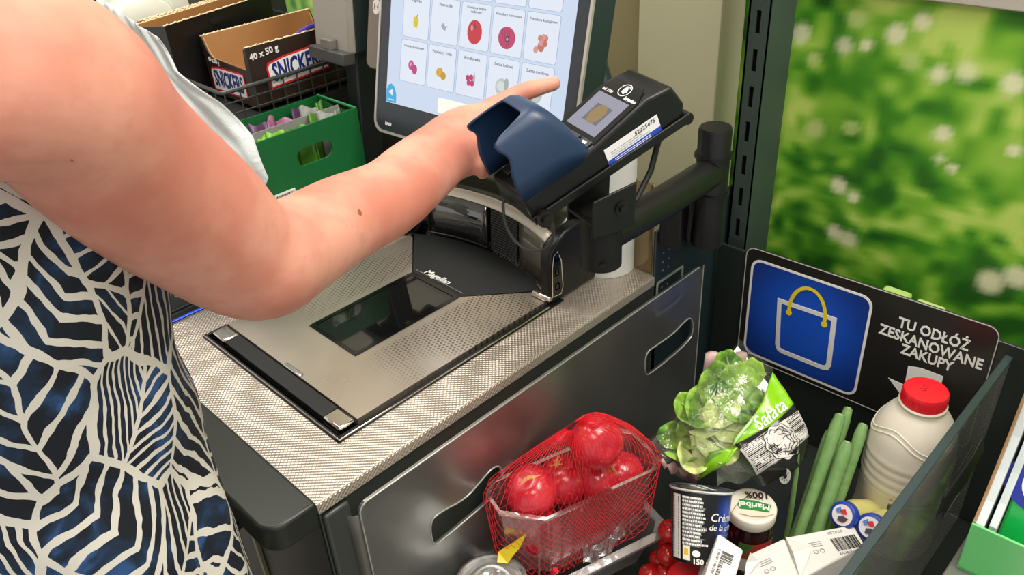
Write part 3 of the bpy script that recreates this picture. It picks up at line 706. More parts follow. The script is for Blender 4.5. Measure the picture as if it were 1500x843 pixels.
slot1 = smoothpoly([(0.1169, -0.1124), (0.1308, -0.1074), (0.1716, -0.118), (0.2004, -0.1067), (0.2197, -0.1010), (0.2320, -0.1110), (0.2290, -0.1420), (0.2180, -0.1475), (0.1245, -0.1529), (0.1165, -0.1480)])
slot2 = smoothpoly([(0.5165, -0.1031), (0.5439, -0.1048), (0.5858, -0.1068), (0.6108, -0.1000), (0.6287, -0.1000), (0.6379, -0.1257), (0.6293, -0.1462), (0.5301, -0.1495), (0.5176, -0.1420)])
outl = rrect(.036, .652, -.299, -.021, .012)
fY = lambda y: (lambda a, b, h: (a, y + h, b))
obj('front_pane', pane_mb(outl, [slot1, slot2], .004, fY(-.0155)), acr, bay)
for s_ in (slot1, slot2): obj('hand_hole_edge', MB().tube([(a, -.0176, b) for a, b in s_ + s_[:1]], .0011, 6), edge_m, bay, smooth=True)
obj('pane_edge_glint', MB().tube([(a, -.0176, b) for a, b in rrect(.036, .652, -.299, -.021, .012)[5:13] + [(.036, -.29)]][::1], .0010, 6), edge_m, bay, smooth=True)
obj('pane_lip', MB().grid(lambda u, v: (.036 - .010 * math.sin(u * PI / 2), -.0155 + .012 * (1 - math.cos(u * PI / 2)), -.034 - v * .26), 6, 8), acr, bay, smooth=True, solid=.002)
obj('pane_lip_edge', MB().tube([(.0262, -.0038, -.034), (.0262, -.0038, -.295)], .0011, 6), edge_m, bay, smooth=True)
obj('pane_edge_glint', MB().tube([(.652, -.0176, -.295), (.652, -.0176, -.022)], .0009, 6), edge_m, bay, smooth=True)
acr2 = clear('tinted_acrylic', (.87, .88, .86), .22, .26, .08, (.55, .55, .52))  # grey haze mixed in stands for the veil of reflection on this pane
slot3 = smoothpoly([(0.690, -0.150), (0.640, -0.168), (0.600, -0.178), (0.590, -0.205), (0.600, -0.222), (0.650, -0.215), (0.690, -0.195)], 2)
obj('near_pane', pane_mb(rrect(.06, .704, -.299, -.03, .004), [slot3], .007, fY(-.4085)), acr2, bay)
obj('near_pane_edge', MB().box(.06, .706, -.413, -.404, -.0305, -.0265), M('pane_edge_dark', '#2f3c40', .4), bay, bevel=.001)
obj('hand_hole_edge', MB().tube([(a, -.4085, b) for a, b in slot3 + slot3[:1]], .003, 6), matte_black, bay, smooth=True)
obj('hand_flap', MB().prism([(.612, -.0804), (.5862, -.0957), (.5048, -.0930), (.5069, -.1229), (.5924, -.1452), (.640, -.1203)], -.4252, -.4222, lambda a, b, h: (a, h, b)), matte_black, bay, bevel=.001)
obj('inner_bracket', ring_mb(rrect(.56, .625, -.075, -.015, .004), rrect(.564, .621, -.071, -.019, .003), 0, .001, fY(-.0015)), edge_m, bay)

# ------------------------------------------------------------------ instruction sign (flat, on the bay's end panel)
sfm = frame((.7045, -.0555, .0015), (0, -1, .015), (0, 0, 1)); SG = lambda a, b, h: sfm @ Vector((a, b, h))
sign = thing('instruction_sign', 'black sign with white shopping bag on blue square and white Polish words', 'sign', mat=sfm)
obj('panel', MB().prism(rrect(.0, .338, -.19, 0, .014), -.0008, .0022, SG), M('sign_black', '#1f1e1c', .3), sign, bevel=.0006, bseg=1)
obj('panel_edge', ring_mb(rrect(.0, .338, -.19, 0, .014), rrect(.0012, .3368, -.1888, -.0012, .013), .0022, .0026, SG), M('sign_edge', '#b9b9b4', .3), sign)
sqo = rrect(.010, .188, -.182, -.0155, .016); sqi = rrect(.0135, .1845, -.1785, -.019, .0135)
obj('square_border', ring_mb(sqo, sqi, .0023, .0029, SG), white_print, sign, label='white square border')
bl = M('sign_blue', '#1546b4', .3); t = NT(bl); co = t.coord(); s = t.sep(co)
dx = t.m('SUBTRACT', s[0], .099); dy = t.m('SUBTRACT', s[1], -.097); rad = t.m('SQRT', t.m('ADD', t.m('MULTIPLY', dx, dx), t.m('MULTIPLY', dy, dy)))
t.put(t.p.inputs['Base Color'], t.mix(t.smooth(rad, .03, .115), lin('#1c56cc'), lin('#123280')))
obj('blue_square', MB().prism(sqi, .0023, .0027, SG), bl, sign, label='blue square')
bo = [(.056, -.0665), (.1445, -.0645), (.1475, -.145), (.1445, -.1535), (.137, -.1565), (.072, -.1570), (.065, -.1545), (.061, -.146)]
bi_ = [(.0628, -.0732), (.1378, -.0714), (.1402, -.143), (.1388, -.1478), (.1350, -.1497), (.0735, -.1502), (.0690, -.1487), (.0675, -.144)]
obj('bag_outline', ring_mb(bo, bi_, .0028, .0034, SG), white_print, sign, label='white shopping bag outline')
yel = M('sign_yellow', '#f0d820', .45)
ar = [(.0755 + .0265 - .0265 * math.cos(a), -.0735 + .0 + .040 * math.sin(a)) for a in np.linspace(0, PI, 24)]
hb = [(.0755, -.0835)] + ar + [(.1285, -.0815)]
obj('bag_handle', ribbon(hb, .0052, SG, .0036), yel, sign, label='yellow bag handle')
for p in (hb[0], hb[-1]): obj('handle_knob', MB().prism([(p[0] + .0046 * math.cos(a), p[1] + .0046 * math.sin(a)) for a in np.linspace(0, 2 * PI, 16)[:-1]], .003, .0037, SG), yel, sign)
for sx, (cx, cy, s_) in (('TU ODŁÓŻ', (.2665, -.0380, .0212)), ('ZESKANOWANE', (.2655, -.0575, .0212)), ('ZAKUPY', (.2655, -.0755, .0212))):
    text('lettering', sx, s_, white_print, sign, sfm @ frame((cx, cy, .0024), (1, 0, 0), (0, 1, 0)), bold=.0005, sx=.80)
arw = [(.2255, -.1270), (.2475, -.1285), (.2465, -.0970), (.2625, -.0930), (.2900, -.0930), (.2900, -.1500), (.2700, -.1560), (.2500, -.1500)]
o = obj('arrow', MB().prism(arw, .0024, .0028, SG), white_print, sign, label='white arrow'); normals_out(o)
# pale stock standing beyond the sign
for k, (y, hh, c) in enumerate(((-.245, .012, '#8fae4c'), (-.29, .008, '#a9b878'), (-.335, .004, '#86a844'))):
    o = obj('product_pack', MB().box(.745, .79, y - .019, y + .019, -.30, .0 + hh - .050), mottled('pack_green', c, '#a9bf7a', 40, .5), None, bevel=.004, loc=(.767, y, -.30))
    tag(o, ['pale green pack behind the sign, nearest the slotted post', 'pale green pack behind the sign, the middle one of three', 'pale green pack behind the sign, farthest right of three'][k], 'pack', 'pale packs behind the sign')
st_ = obj('shelf_board', MB().box(.722, .80, -.40, -.05, -.33, -.3005), teal_metal, None, loc=(.76, -.22, -.30)); tag(st_, 'narrow dark shelf board behind the sign panel', 'shelf')

# ------------------------------------------------------------------ groceries
FL = -.3
# --- tomatoes in a clear punnet, in a red net
tom_m = M('tomato_skin', '#c91f2c', .22, Coat_Weight=.4); t = NT(tom_m); co = t.coord()
nz = t.noise(co, 22, 4, .6); fl = t.noise(co, 160, 2)
c1 = t.mix(t.smooth(nz, .35, .7), lin('#b5122a'), lin('#d23540')); t.put(t.p.inputs['Base Color'], t.mix(t.smooth(fl, .62, .75), c1, lin('#d8604f')))
scar_m = M('tomato_scar', '#d9a860', .7)
stem_m = M('tomato_stem', '#7f8a3a', .7)
def tomato(c, r, tilt, label, scar=0):
    R = Euler(tilt).to_matrix().to_4x4(); m = Matrix.Translation(Vector(c)) @ R
    T = thing('tomato', label, 'tomato', mat=m, group='tomatoes in the red net')
    mb = MB(); nu, nv = 32, 18
    def f(u, v):
        a = 2 * PI * u; p = PI * v
        rr = r * (1 + .018 * math.cos(5 * a) * math.sin(p) ** .5 * (.3 + .7 * (1 - v)))
        zz = math.cos(p) * r * .9
        zz -= r * .16 * math.exp(-(p / .35) ** 2); zz += r * .06 * math.exp(-((PI - p) / .3) ** 2)
        return (rr * math.sin(p) * math.cos(a), rr * math.sin(p) * math.sin(a), zz)
    mb.grid(f, nu, nv, wrap=True)
    o = obj('skin', mb, tom_m, T, local=True, smooth=True, angle=180); normals_out(o)
    if scar > 0:
        pts = [(-.004, -.001), (.002, .002), (.008, .001), (.014, -.003), (.020, -.002)]
        s = MB(); n = len(pts)
        P3 = [Vector((x * r / .033, y * r / .033, 0)) for x, y in pts]
        for p in P3: p.z = math.sqrt(max(0, 1 - (p.x / r) ** 2 - (p.y / r) ** 2)) * r * .9 - .16 * r * math.exp(-((math.hypot(p.x, p.y) / r) / .35) ** 2)
        s.tube(P3, [.001, .003, .0025, .002, .0008], 8, ry=[.0005, .0009, .0009, .0008, .0004])
        obj('scar', s, scar_m, T, local=True, smooth=True)
    if scar in (0, 2):
        s = MB()
        for k in range(5):
            a = 2 * PI * k / 5 + .4; d = Vector((math.cos(a), math.sin(a), 0)); zt = r * .74
            s.tube([Vector((0, 0, zt + .001)), d * .004 + Vector((0, 0, zt + .002)), d * .009 + Vector((0, 0, zt + .003))], [.0016, .0013, .0004], 6)
        obj('calyx', s, stem_m if scar == 0 else scar_m, T, local=True, smooth=True)
    return T
PA = Vector((.1805, -.0895, -.1275)); pa = Vector((.955, -.297, 0)).normalized(); pb = Vector((-pa.y, pa.x, 0))
PL, PW, PH = .203, .080, .108
PF = Matrix((pa, pb, (0, 0, 1))).transposed().to_4x4(); PF.translation = PA
pp = lambda a, b, c: PF @ Vector((a, b, c))
tomato((.305, -.104, -.0695), .0325, (.9, -.9, .3), 'large red tomato lying on top of the heap in the red net', -1)
tomato(pp(.044, .043, .003), .0325, (.15, -.35, -.5), 'red tomato with a pale curved scar at the left end of the punnet', 1)
tomato(pp(.093, .050, -.010), .0315, (-.3, .1, .8), 'red tomato with dried star stem behind the scarred one', 2)
tomato(pp(.130, .032, -.012), .029, (.5, .8, 0), 'red tomato right of centre with a pale yellow tip', 0)
tomato(pp(.170, .040, -.030), .0305, (.2, .3, 1), 'red tomato at the right end of the punnet', -1)
tomato(pp(.050, .040, -.062), .0315, (1.2, 0, 0), 'red tomato at the bottom left of the punnet', -1)
tomato(pp(.112, .037, -.066), .0305, (.6, 1.2, 0), 'red tomato at the bottom middle of the punnet', -1)
tomato(pp(.168, .037, -.072), .0295, (.3, .2, 0), 'red tomato at the bottom right of the punnet', -1)
pun = thing('punnet', 'clear rectangular plastic punnet holding the red tomatoes', 'tray', mat=PF @ Matrix.Translation((PL / 2, PW / 2, -PH)))
pclear = clear('punnet_plastic', (.99, .94, .94), .09, .26, .08, (1.0, .62, .62), bump=.15, bscale=40)  # pink haze colour paints in the red light from tomatoes behind the wall
def cham(ins, z, c=.016):
    return [(ins + .040, ins, z), (PL - ins - c, ins, z), (PL - ins, ins + c, z), (PL - ins, PW - ins - c, z), (PL - ins - c, PW - ins, z), (ins + c, PW - ins, z), (ins, PW - ins - c, z), (ins, ins + .036, z)]
def ringstack(levels):
    mb = MB(); n = 8
    for L in levels: mb.v += [tuple(pp(*p)) for p in L]
    for i in range(len(levels) - 1):
        for k in range(n): mb.f.append((i * n + k, i * n + (k + 1) % n, (i + 1) * n + (k + 1) % n, (i + 1) * n + k))
    return mb
mb = ringstack([cham(0, 0), cham(.004, -.05), cham(.009, -PH)]); mb.f.append(tuple(range(16, 24))[::-1]); obj('tray', mb, pclear, pun, solid=.0006)
mb = ringstack([cham(-.004, .002), cham(-.004, -.002), cham(.0005, -.002), cham(.0005, .002), cham(-.004, .002)])
obj('rim', mb, clear('punnet_rim', (.95, .9, .9), .45, .4, .1, (.93, .86, .86)), pun, bevel=.0005, bseg=1)
for k in range(9):
    a = .03 + k * .0165
    obj('rib', MB().tube([pp(a, .0002, -.008), pp(a, .007, -PH + .006)], .0013, 6), pclear, pun, smooth=True)
# lower lidded tray it stands on
tr = thing('plastic_tray', 'low clear plastic tray with a flange, lying under the tomato punnet', 'tray', tuple(pp(PL / 2, PW / 2, -.170)))
mb = ringstack([cham(-.004, -PH - .002), cham(-.014, -PH - .004), cham(-.014, -PH - .007), cham(-.004, -PH - .007), cham(.01, -.170)]); obj('flange', mb, clear('lid_plastic', (.95, .95, .95), .22, .4, .08, (.85, .82, .82)), tr, solid=.0008)
# net: convex skin over punnet and top tomato
bm = bmesh.new()
def sph(c, r):
    for i in range(10):
        for j in range(1, 6):
            a = 2 * PI * i / 10; q = PI * j / 6
            bm.verts.new(Vector(c) + Vector((math.cos(a) * math.sin(q), math.sin(a) * math.sin(q), math.cos(q))) * r)
sph((.305, -.104, -.0695), .0345)
sph(pp(.044, .043, .003), .0342); sph(pp(.130, .032, -.012), .031)
for p in cham(-.006, .003) + cham(.003, -PH - .002): bm.verts.new(pp(*p))
for p in ((PL + .004, .03, .012), (PL + .002, .07, .010), (-.006, .04, -.09), (-.004, .04, -.1)): bm.verts.new(pp(*p))
r_ = bmesh.ops.convex_hull(bm, input=bm.verts); bmesh.ops.delete(bm, geom=[e for e in r_['geom_interior'] if isinstance(e, bmesh.types.BMVert)], context='VERTS')
bm.normal_update(); NC = pp(PL / 2, PW / 2, -.04)
pl = [(f.normal.copy(), f.normal.dot(f.verts[0].co - NC)) for f in bm.faces]; pl = [(n if d > 0 else -n, abs(d)) for n, d in pl]; bm.free()
PN = np.array([n for n, d in pl]); PD = np.array([d for n, d in pl])
def hull_r(d):
    q = PN @ np.array(d); ok = q > 1e-4; return float((PD[ok] / q[ok]).min())
mb = MB(); NUu, NVv = 64, 36
for j in range(NVv + 1):
    for i in range(NUu):
        a = 2 * PI * (i + .5 * (j % 2)) / NUu; q = .06 + (PI - .12) * j / NVv
        d = Vector((math.cos(a) * math.sin(q), math.sin(a) * math.sin(q), math.cos(q)))
        mb.v.append(tuple(NC + d * (hull_r(d) + .0012)))
for j in range(0, NVv - 1):
    for i in range(NUu):
        if j % 2 == 0: mb.f.append((j * NUu + i, (j + 1) * NUu + i, (j + 2) * NUu + i, (j + 1) * NUu + (i - 1) % NUu))
        else: mb.f.append((j * NUu + i, (j + 1) * NUu + (i + 1) % NUu, (j + 2) * NUu + i, (j + 1) * NUu + i))
net = obj('net_bag', mb, M('red_net', '#e02430', .35), None, loc=tuple(NC))
tag(net, 'red plastic net stretched around the tomato punnet', 'net')
q = net.modifiers.new('strands', 'WIREFRAME'); q.thickness = .00065; q.use_replace = True; q.use_even_offset = False
mb = MB(); c0 = pp(.040, -.006, -.095)
mb.tube([c0 + Vector((.004, -.004, .012)), c0, c0 + Vector((-.006, -.004, -.012))], [.004, .0018, .004], 10)
o = obj('net_clip', mb, M('clip_red', '#d4263a', .35), net, smooth=True)
mb = MB(); cr = [pp(.02 + .012 * k, -.004 - .003 * (k % 2), -.055 - .018 * math.sin(k * .35) - .003 * k) for k in range(9)]
crm = clear('label_film', (.98, .86, .86), .30, .3, .12, (.92, .66, .68), bump=.4, bscale=90)
obj('label_film', MB().grid(lambda u, v: pp(.085 + .06 * u, -.0055 - .003 * math.sin(u * 17) * math.sin(v * 4), -.070 - .030 * v - .014 * math.sin(u * 3.3) + .014 * u), 24, 8), crm, net, smooth=True)
ym = M('yellow_tag', '#e8cf2a', .45)
yt = [Vector((.1837, -.0530, -.1914)), Vector((.2096, -.0763, -.1643)), Vector((.1980, -.0760, -.1790)), Vector((.1900, -.0730, -.1860)), Vector((.1826, -.0689, -.1990)), Vector((.1740, -.0600, -.1960))]
obj('tag', MB().add(yt, [(0, 1, 2, 3), (0, 3, 4, 5)]), ym, net, solid=.0006, label='yellow paper tag')

# --- round clear lid of a small cup at the far left
cl = thing('clear_cup', 'round clear plastic cup with lid half under the left end of the net', 'cup', (.151, -.073, FL))
m_ = Matrix.Translation((.151, -.073, FL + .030)) @ Matrix.Scale(1.15, 4); cpl = clear('cup_plastic', (.95, .96, .95), .2, .5, .06, (.85, .86, .84))
obj('cup', MB().lathe([(.026, .0005), (.033, .055)], 32, m_), cpl, cl, smooth=True)
obj('lid', MB().lathe([(.0335, .054), (.0375, .056), (.0375, .0595), (.035, .061), (.033, .059), (.027, .0585), (.026, .0605), (.001, .0605)], 32, m_, close=False), cpl, cl, smooth=True, solid=.0008)

# --- yoghurt cup
CF = Matrix.Translation((.349, -.2215, -.218)) @ Euler((.05, .12, 0)).to_matrix().to_4x4()
# axis from cup base to rim
CF = frame((.3485, -.222, -.2155), (0.5, -.86, .0), (.85, .5, .2))
zc = (Vector((.3773, -.2046, -.1334)) - Vector((.3345, -.2320, -.1940))).normalized(); xc = Vector((.62, -.78, 0)); yc = zc.cross(xc).normalized(); xc = yc.cross(zc)
CF = Matrix((xc, yc, zc)).transposed().to_4x4(); CF.translation = Vector((.3317, -.2333, -.1949))
cup = thing('yoghurt_cup', 'black and blue yoghurt cup with small white print, standing tilted', 'cup', mat=CF)
cm = M('cup_black', '#16181c', .3); t = NT(cm); co = t.coord(); s = t.sep(co)
g = t.m('MULTIPLY', t.smooth(s[0], .012, .03), t.m('MULTIPLY', t.smooth(s[2], .01, .03), t.m('SUBTRACT', 1.0, t.smooth(s[2], .06, .085))))
t.put(t.p.inputs['Base Color'], t.mix(g, lin('#14161a'), lin('#1e4fc0')))
H_ = .0835
obj('cup', MB().lathe([(.028, 0), (.0295, .002), (.0352, .079), (.0355, H_ - .003)], 40), cm, cup, local=True, smooth=True)
obj('rim', MB().lathe([(.0355, H_ - .0035), (.0375, H_ - .002), (.0375, H_ - .0005), (.0355, H_)], 40), M('cup_rim', '#d8d8d6', .3), cup, local=True, smooth=True)
fm = M('foil_lid', '#23262e', .25, .3); t = NT(fm); t.put(t.p.inputs['Base Color'], t.mix(t.smooth(t.noise(t.coord(), 60, 4), .5, .62), lin('#1b1d24'), lin('#6d7396')))
obj('foil_lid', MB().lathe([(.0372, H_), (.0372, H_ + .0006), (.03, H_ + .0003), (.0005, H_ + .0003)], 40), fm, cup, local=True, smooth=True)
def cup_fr(a0, z0=0):     # wrap print on the cup wall: a = arc length, b = height
    def fr(a, b, h):
        r = .0295 + (b) / .079 * .0057 + .0004 + h * .5; q = a0 + a / r
        return Vector((r * math.cos(q), r * math.sin(q), b))
    return fr
A0 = math.radians(-152)
face = cup_fr(A0)
def on_cup(mbx, fr=None): return MB().add([CF @ Vector(face(v[0], v[1], v[2])) for v in mbx.v], mbx.f)
flat = lambda a, b, h: (a, b, h)
o = obj('white_band', on_cup(MB().grid(lambda u, v: (-.004 + .013 * u, .004 + .072 * v, .0002), 4, 6)), M('cup_white', '#dcdcd8', .4), cup)
o = obj('barcode', on_cup(MB().add(*(lambda m: ([(v[1] - .003, v[0] + .006, .0006) for v in m.v], m.f))(barcode(flat, .068, .010, 40, 3)))), black_print, cup); o['kind'] = 'stuff'
o = obj('small_print', on_cup(lines_mb(flat, .012, .073, .030, 13, .0043, .0023, 8)), white_print, cup); o['kind'] = 'stuff'
o = obj('small_print', on_cup(lines_mb(flat, .0125, .0716, .028, 13, .0043, .0012, 9)), grey_print, cup); o['kind'] = 'stuff'
o = obj('logo_patch', on_cup(MB().grid(lambda u, v: (.0125 + .009 * u, .004 + .016 * v, .0005), 3, 3)), M('patch_cream', '#efeacb', .5), cup)
o = obj('logo_patch', on_cup(MB().grid(lambda u, v: (.0145 + .005 * u, .010 + .007 * v, .0009), 3, 3)), M('patch_yellow', '#e3b93c', .5), cup)
o = obj('logo_oval', on_cup(MB().prism([(.0285 + .0048 * math.cos(a), .0125 + .0038 * math.sin(a)) for a in np.linspace(0, 2 * PI, 18)[:-1]], .0004, .0006)), white_print, cup)
def cuptext(s, size, x, z, mt, **kw): return obj('lettering', on_cup(text_mb(s, size, Matrix.Translation((x, z, .0006)), **kw)), mt, cup)
cuptext('150 g', .0085, .0335, .0035, white_print, bold=.0002); cuptext('Crème', .0135, .0635, .054, white_print, shear=.25); cuptext('de la crème', .010, .0665, .043, white_print, shear=.25)
cuptext('premium', .0055, .066, .035, grey_print)
CL = CF @ frame((0, 0, H_ + .0009), (.3, -.95, 0), (.95, .3, 0))
text('lettering', 'Crème de\nla crème', .011, white_print, cup, CL @ Matrix.Translation((.004, .0, 0)), depth=.0001, shear=.2)

# --- red lidded pot under the cup
pot = thing('red_lid_pot', 'small pot with a bright red lid under the yoghurt cup', 'pot', (.327, -.2345, FL))
m_ = Matrix.Translation((.327, -.2345, FL)); obj('pot', MB().lathe([(.026, 0), (.03, .004), (.03, .066)], 32, m_), M('pot_dark_red', '#8f1d22', .3), pot, smooth=True)
obj('lid', MB().lathe([(.0315, .06), (.0325, .062), (.0325, .074), (.030, .077), (.001, .077)], 32, m_), M('lid_red', '#d9222b', .3), pot, smooth=True, angle=60)

# --- cherry tomatoes loose between punnet and cup
ch_m = M('cherry_skin', '#c41c1c', .15, Coat_Weight=.5)
for k, (x, y, z, l) in enumerate(((.352, -.178, FL + .0155, 'small red cherry tomato at the floor beside the black cup'), (.366, -.160, FL + .0155, 'small red cherry tomato behind the front one, by the punnet corner'), (.338, -.165, FL + .0155, 'small red cherry tomato nearest the punnet flange'), (.392, -.176, FL + .0155, 'small red cherry tomato farther back behind the cup'), (.360, -.176, FL + .044, 'small red cherry tomato resting on the lower ones beside the cup'), (.379, -.163, FL + .0435, 'small red cherry tomato stacked highest at the back'), (.372, -.168, FL + .0715, 'small red cherry tomato at the very top under the net end'))):
    T = thing('cherry_tomato', l, 'tomato', (x, y, z), group='loose cherry tomatoes')
    obj('skin', MB().ball((x, y, z), .0152, 20, 12, (1, 1, .95)), ch_m, T, smooth=True)
    obj('stem', MB().tube([(x - .004, y + .003, z + .013), (x - .006, y + .004, z + .017)], .0009, 6), stem_m, T, smooth=True)

# --- jam jar
JX, JY = .452, -.2345
jar = thing('jam_jar', 'jam jar with cream 100% lid and green brand label', 'jar', (JX, JY, FL)); m_ = Matrix.Translation((JX, JY, FL))
obj('glass', MB().lathe([(.024, 0), (.0285, .003), (.0295, .01), (.0295, .062), (.0285, .072), (.0255, .080), (.0245, .086)], 40, m_), M('jam_glass', '#2a0d12', .06, Coat_Weight=.8), jar, smooth=True, angle=60)
obj('lid', MB().lathe([(.0298, .0845), (.0302, .086), (.0302, .0985), (.0290, .1005), (.0250, .1012), (.024, .1005), (.001, .1005)], 44, m_), M('lid_cream', '#e7e1d2', .4), jar, smooth=True, angle=50)
JF = Matrix.Translation((JX, JY, FL + .1012)) @ Matrix.Rotation(math.radians(118), 4, 'Z') @ Matrix.Diagonal((1.2, 1.25, 1, 1)); JT = lambda a, b, h: JF @ Vector((a, b, h))
o = obj('label_patch', MB().prism([(-.019, -.004), (-.017, .006), (.003, .0065), (.012, .0075), (.015, .0025), (.013, -.005), (-.002, -.0065)], 0, .0004, JT), M('label_green', '#2f8a3c', .45), jar, label='green brand patch'); normals_out(o)
text('lettering', 'Maribel', .0105, white_print, jar, JF @ frame((-.002, .0005, .0005), (1, .04, 0), (0, 1, 0)), depth=.0001, bold=.0003)
text('lettering', '100%', .0115, M('dark_brown_print', '#3a2a22', .5), jar, JF @ frame((-.004, -.0145, .0002), (1, .12, 0), (0, 1, 0)), depth=.0001, bold=.0003)
text('lettering', 'z owoców', .0042, M('brown_print', '#6d5a4a', .5), jar, JF @ frame((-.002, -.0088, .0002), (1, .05, 0), (0, 1, 0)), depth=.0001)
obj('flourish', ribbon([(.006, -.010), (.012, -.002), (.017, .006), (.020, .015)], .0010, JT, .0003), M('flourish_orange', '#c98a52', .5), jar)
obj('flourish', ribbon([(-.022, .008), (-.012, .013), (.0, .0155), (.012, .0145)], .0008, JT, .0003), M('flourish_orange2', '#c98a52', .5), jar)
lab = MB().grid(lambda u, v: (JX + .0299 * math.cos(PI + .1 + 2.6 * u), JY + .0299 * math.sin(PI + .1 + 2.6 * u), FL + .012 + .05 * v), 24, 2)
lm = M('jar_label', '#e6e0d4', .5); t = NT(lm); co = t.coord(); s = t.sep(co)
t.put(t.p.inputs['Base Color'], t.mix(t.smooth(s[2], .032, .036), lin('#e6e0d4'), t.mix(t.smooth(t.noise(co, 40, 2), .45, .5), lin('#3a7a34'), lin('#c23a34'))))
obj('label', lab, lm, jar, smooth=True)

# --- milk bottle
BX, BY = .614, -.3530
bot = thing('milk_bottle', 'cream milk bottle with ridged sides and bright red cap', 'bottle', (BX, BY, FL)); m_ = Matrix.Translation((BX, BY, FL))
prof = [(.040, 0), (.048, .003), (.051, .010)]
def rid(z0, n, p, r0, r1):
    out = []
    for k in range(n):
        for q in range(6): out.append((r0 + (r1 - r0) * (k + q / 6) / n + .0014 * abs(math.sin(PI * q / 6)), z0 + p * (k + q / 6)))
    return out
prof += rid(.012, 3, .012, .0505, .0505) + [(.0505, .049)] + [(.0500, .052), (.0500, .108), (.0505, .111)] + rid(.112, 4, .013, .0502, .0500)
prof += [(.0500, .166), (.0490, .178), (.0462, .190), (.0418, .201), (.0360, .211), (.0300, .219), (.0262, .224), (.0262, .228), (.0275, .229), (.0275, .2305), (.0235, .232), (.0235, .240)]
milk = M('milk_plastic', '#d9d2c2', .35, Subsurface_Weight=.15)
milk.node_tree.nodes['Principled BSDF'].inputs['Subsurface Radius'].default_value = (.01, .009, .007)
o = obj('bottle', MB().lathe(prof, 64, m_), milk, bot, smooth=True, angle=180)
for k, (ra, amp, ph) in enumerate(((.044, .010, 0), (.0395, .010, 0.0))):   # wavy moulded yoke lines on the shoulder
    pts = []
    for a in np.linspace(0, 2 * PI, 72):
        z = .196 - k * -.006 + amp * math.cos(3 * (a - 2.9 + ph)) * .9 - .008
        r = np.interp(z, [p[1] for p in prof[-14:]], [p[0] for p in prof[-14:]]) if z > .16 else .0500
        pts.append((BX + r * math.cos(a), BY + r * math.sin(a), FL + z))
    obj('moulded_line', MB().tube(pts, .0012, 6, caps=False), milk, bot, smooth=True)
capm = M('cap_red', '#dc1a2a', .3)
cp = []
obj('cap', MB().lathe([(.0242, .230), (.0252, .2305), (.0252, .247), (.0244, .2492), (.020, .2500), (.001, .2500)], 48, m_), capm, bot, smooth=True, angle=50)
mb = MB()
for k in range(60):
    a = 2 * PI * k / 60; mb.tube([(BX + .0252 * math.cos(a), BY + .0252 * math.sin(a), FL + .232), (BX + .0252 * math.cos(a), BY + .0252 * math.sin(a), FL + .2455)], .0006, 4)
o = obj('cap_ribs', mb, capm, bot); o['kind'] = 'stuff'
mb = MB(); rr = random.Random(4)
for k in range(16):
    x = rr.uniform(-.007, .007); y = rr.uniform(-.003, .003); mb.box(BX + x, BX + x + .0012, BY + .002 + y, BY + .003 + y, FL + .25, FL + .2503)
o = obj('cap_print', mb, M('cap_print_dark', '#6a1018', .5), bot); o['kind'] = 'stuff'
def bfr(a, b, h):
    q = math.radians(196) + a / .0505; r = .0507 + h * .5
    return (BX + r * math.cos(q), BY + r * math.sin(q), FL + b)
on_b = lambda m: MB().add([bfr(*v) for v in m.v], m.f)
obj('label_line', on_b(MB().grid(lambda u, v: (-.010 + .058 * u, .1085 - .004 * u + .001 * v, .0003), 12, 1)), black_print, bot)
o = obj('small_print', on_b(lines_mb(flat, .006, .098, .036, 8, .0042, .0014, 12)), grey_print, bot); o['kind'] = 'stuff'
o = obj('barcode', on_b(MB().add(*(lambda m: ([(v[1] - .010, v[0] + .070, .0005) for v in m.v], m.f))(barcode(flat, .032, .012, 18, 5)))), black_print, bot); o['kind'] = 'stuff'
obj('round_mark', on_b(ring_mb([(.024 + .008 * math.cos(a), .06 + .0045 * math.sin(a)) for a in np.linspace(0, 2 * PI, 20)[:-1]], [(.024 + .0072 * math.cos(a), .06 + .0038 * math.sin(a)) for a in np.linspace(0, 2 * PI, 20)[:-1]], .0002, .0004, flat)), grey_print, bot)

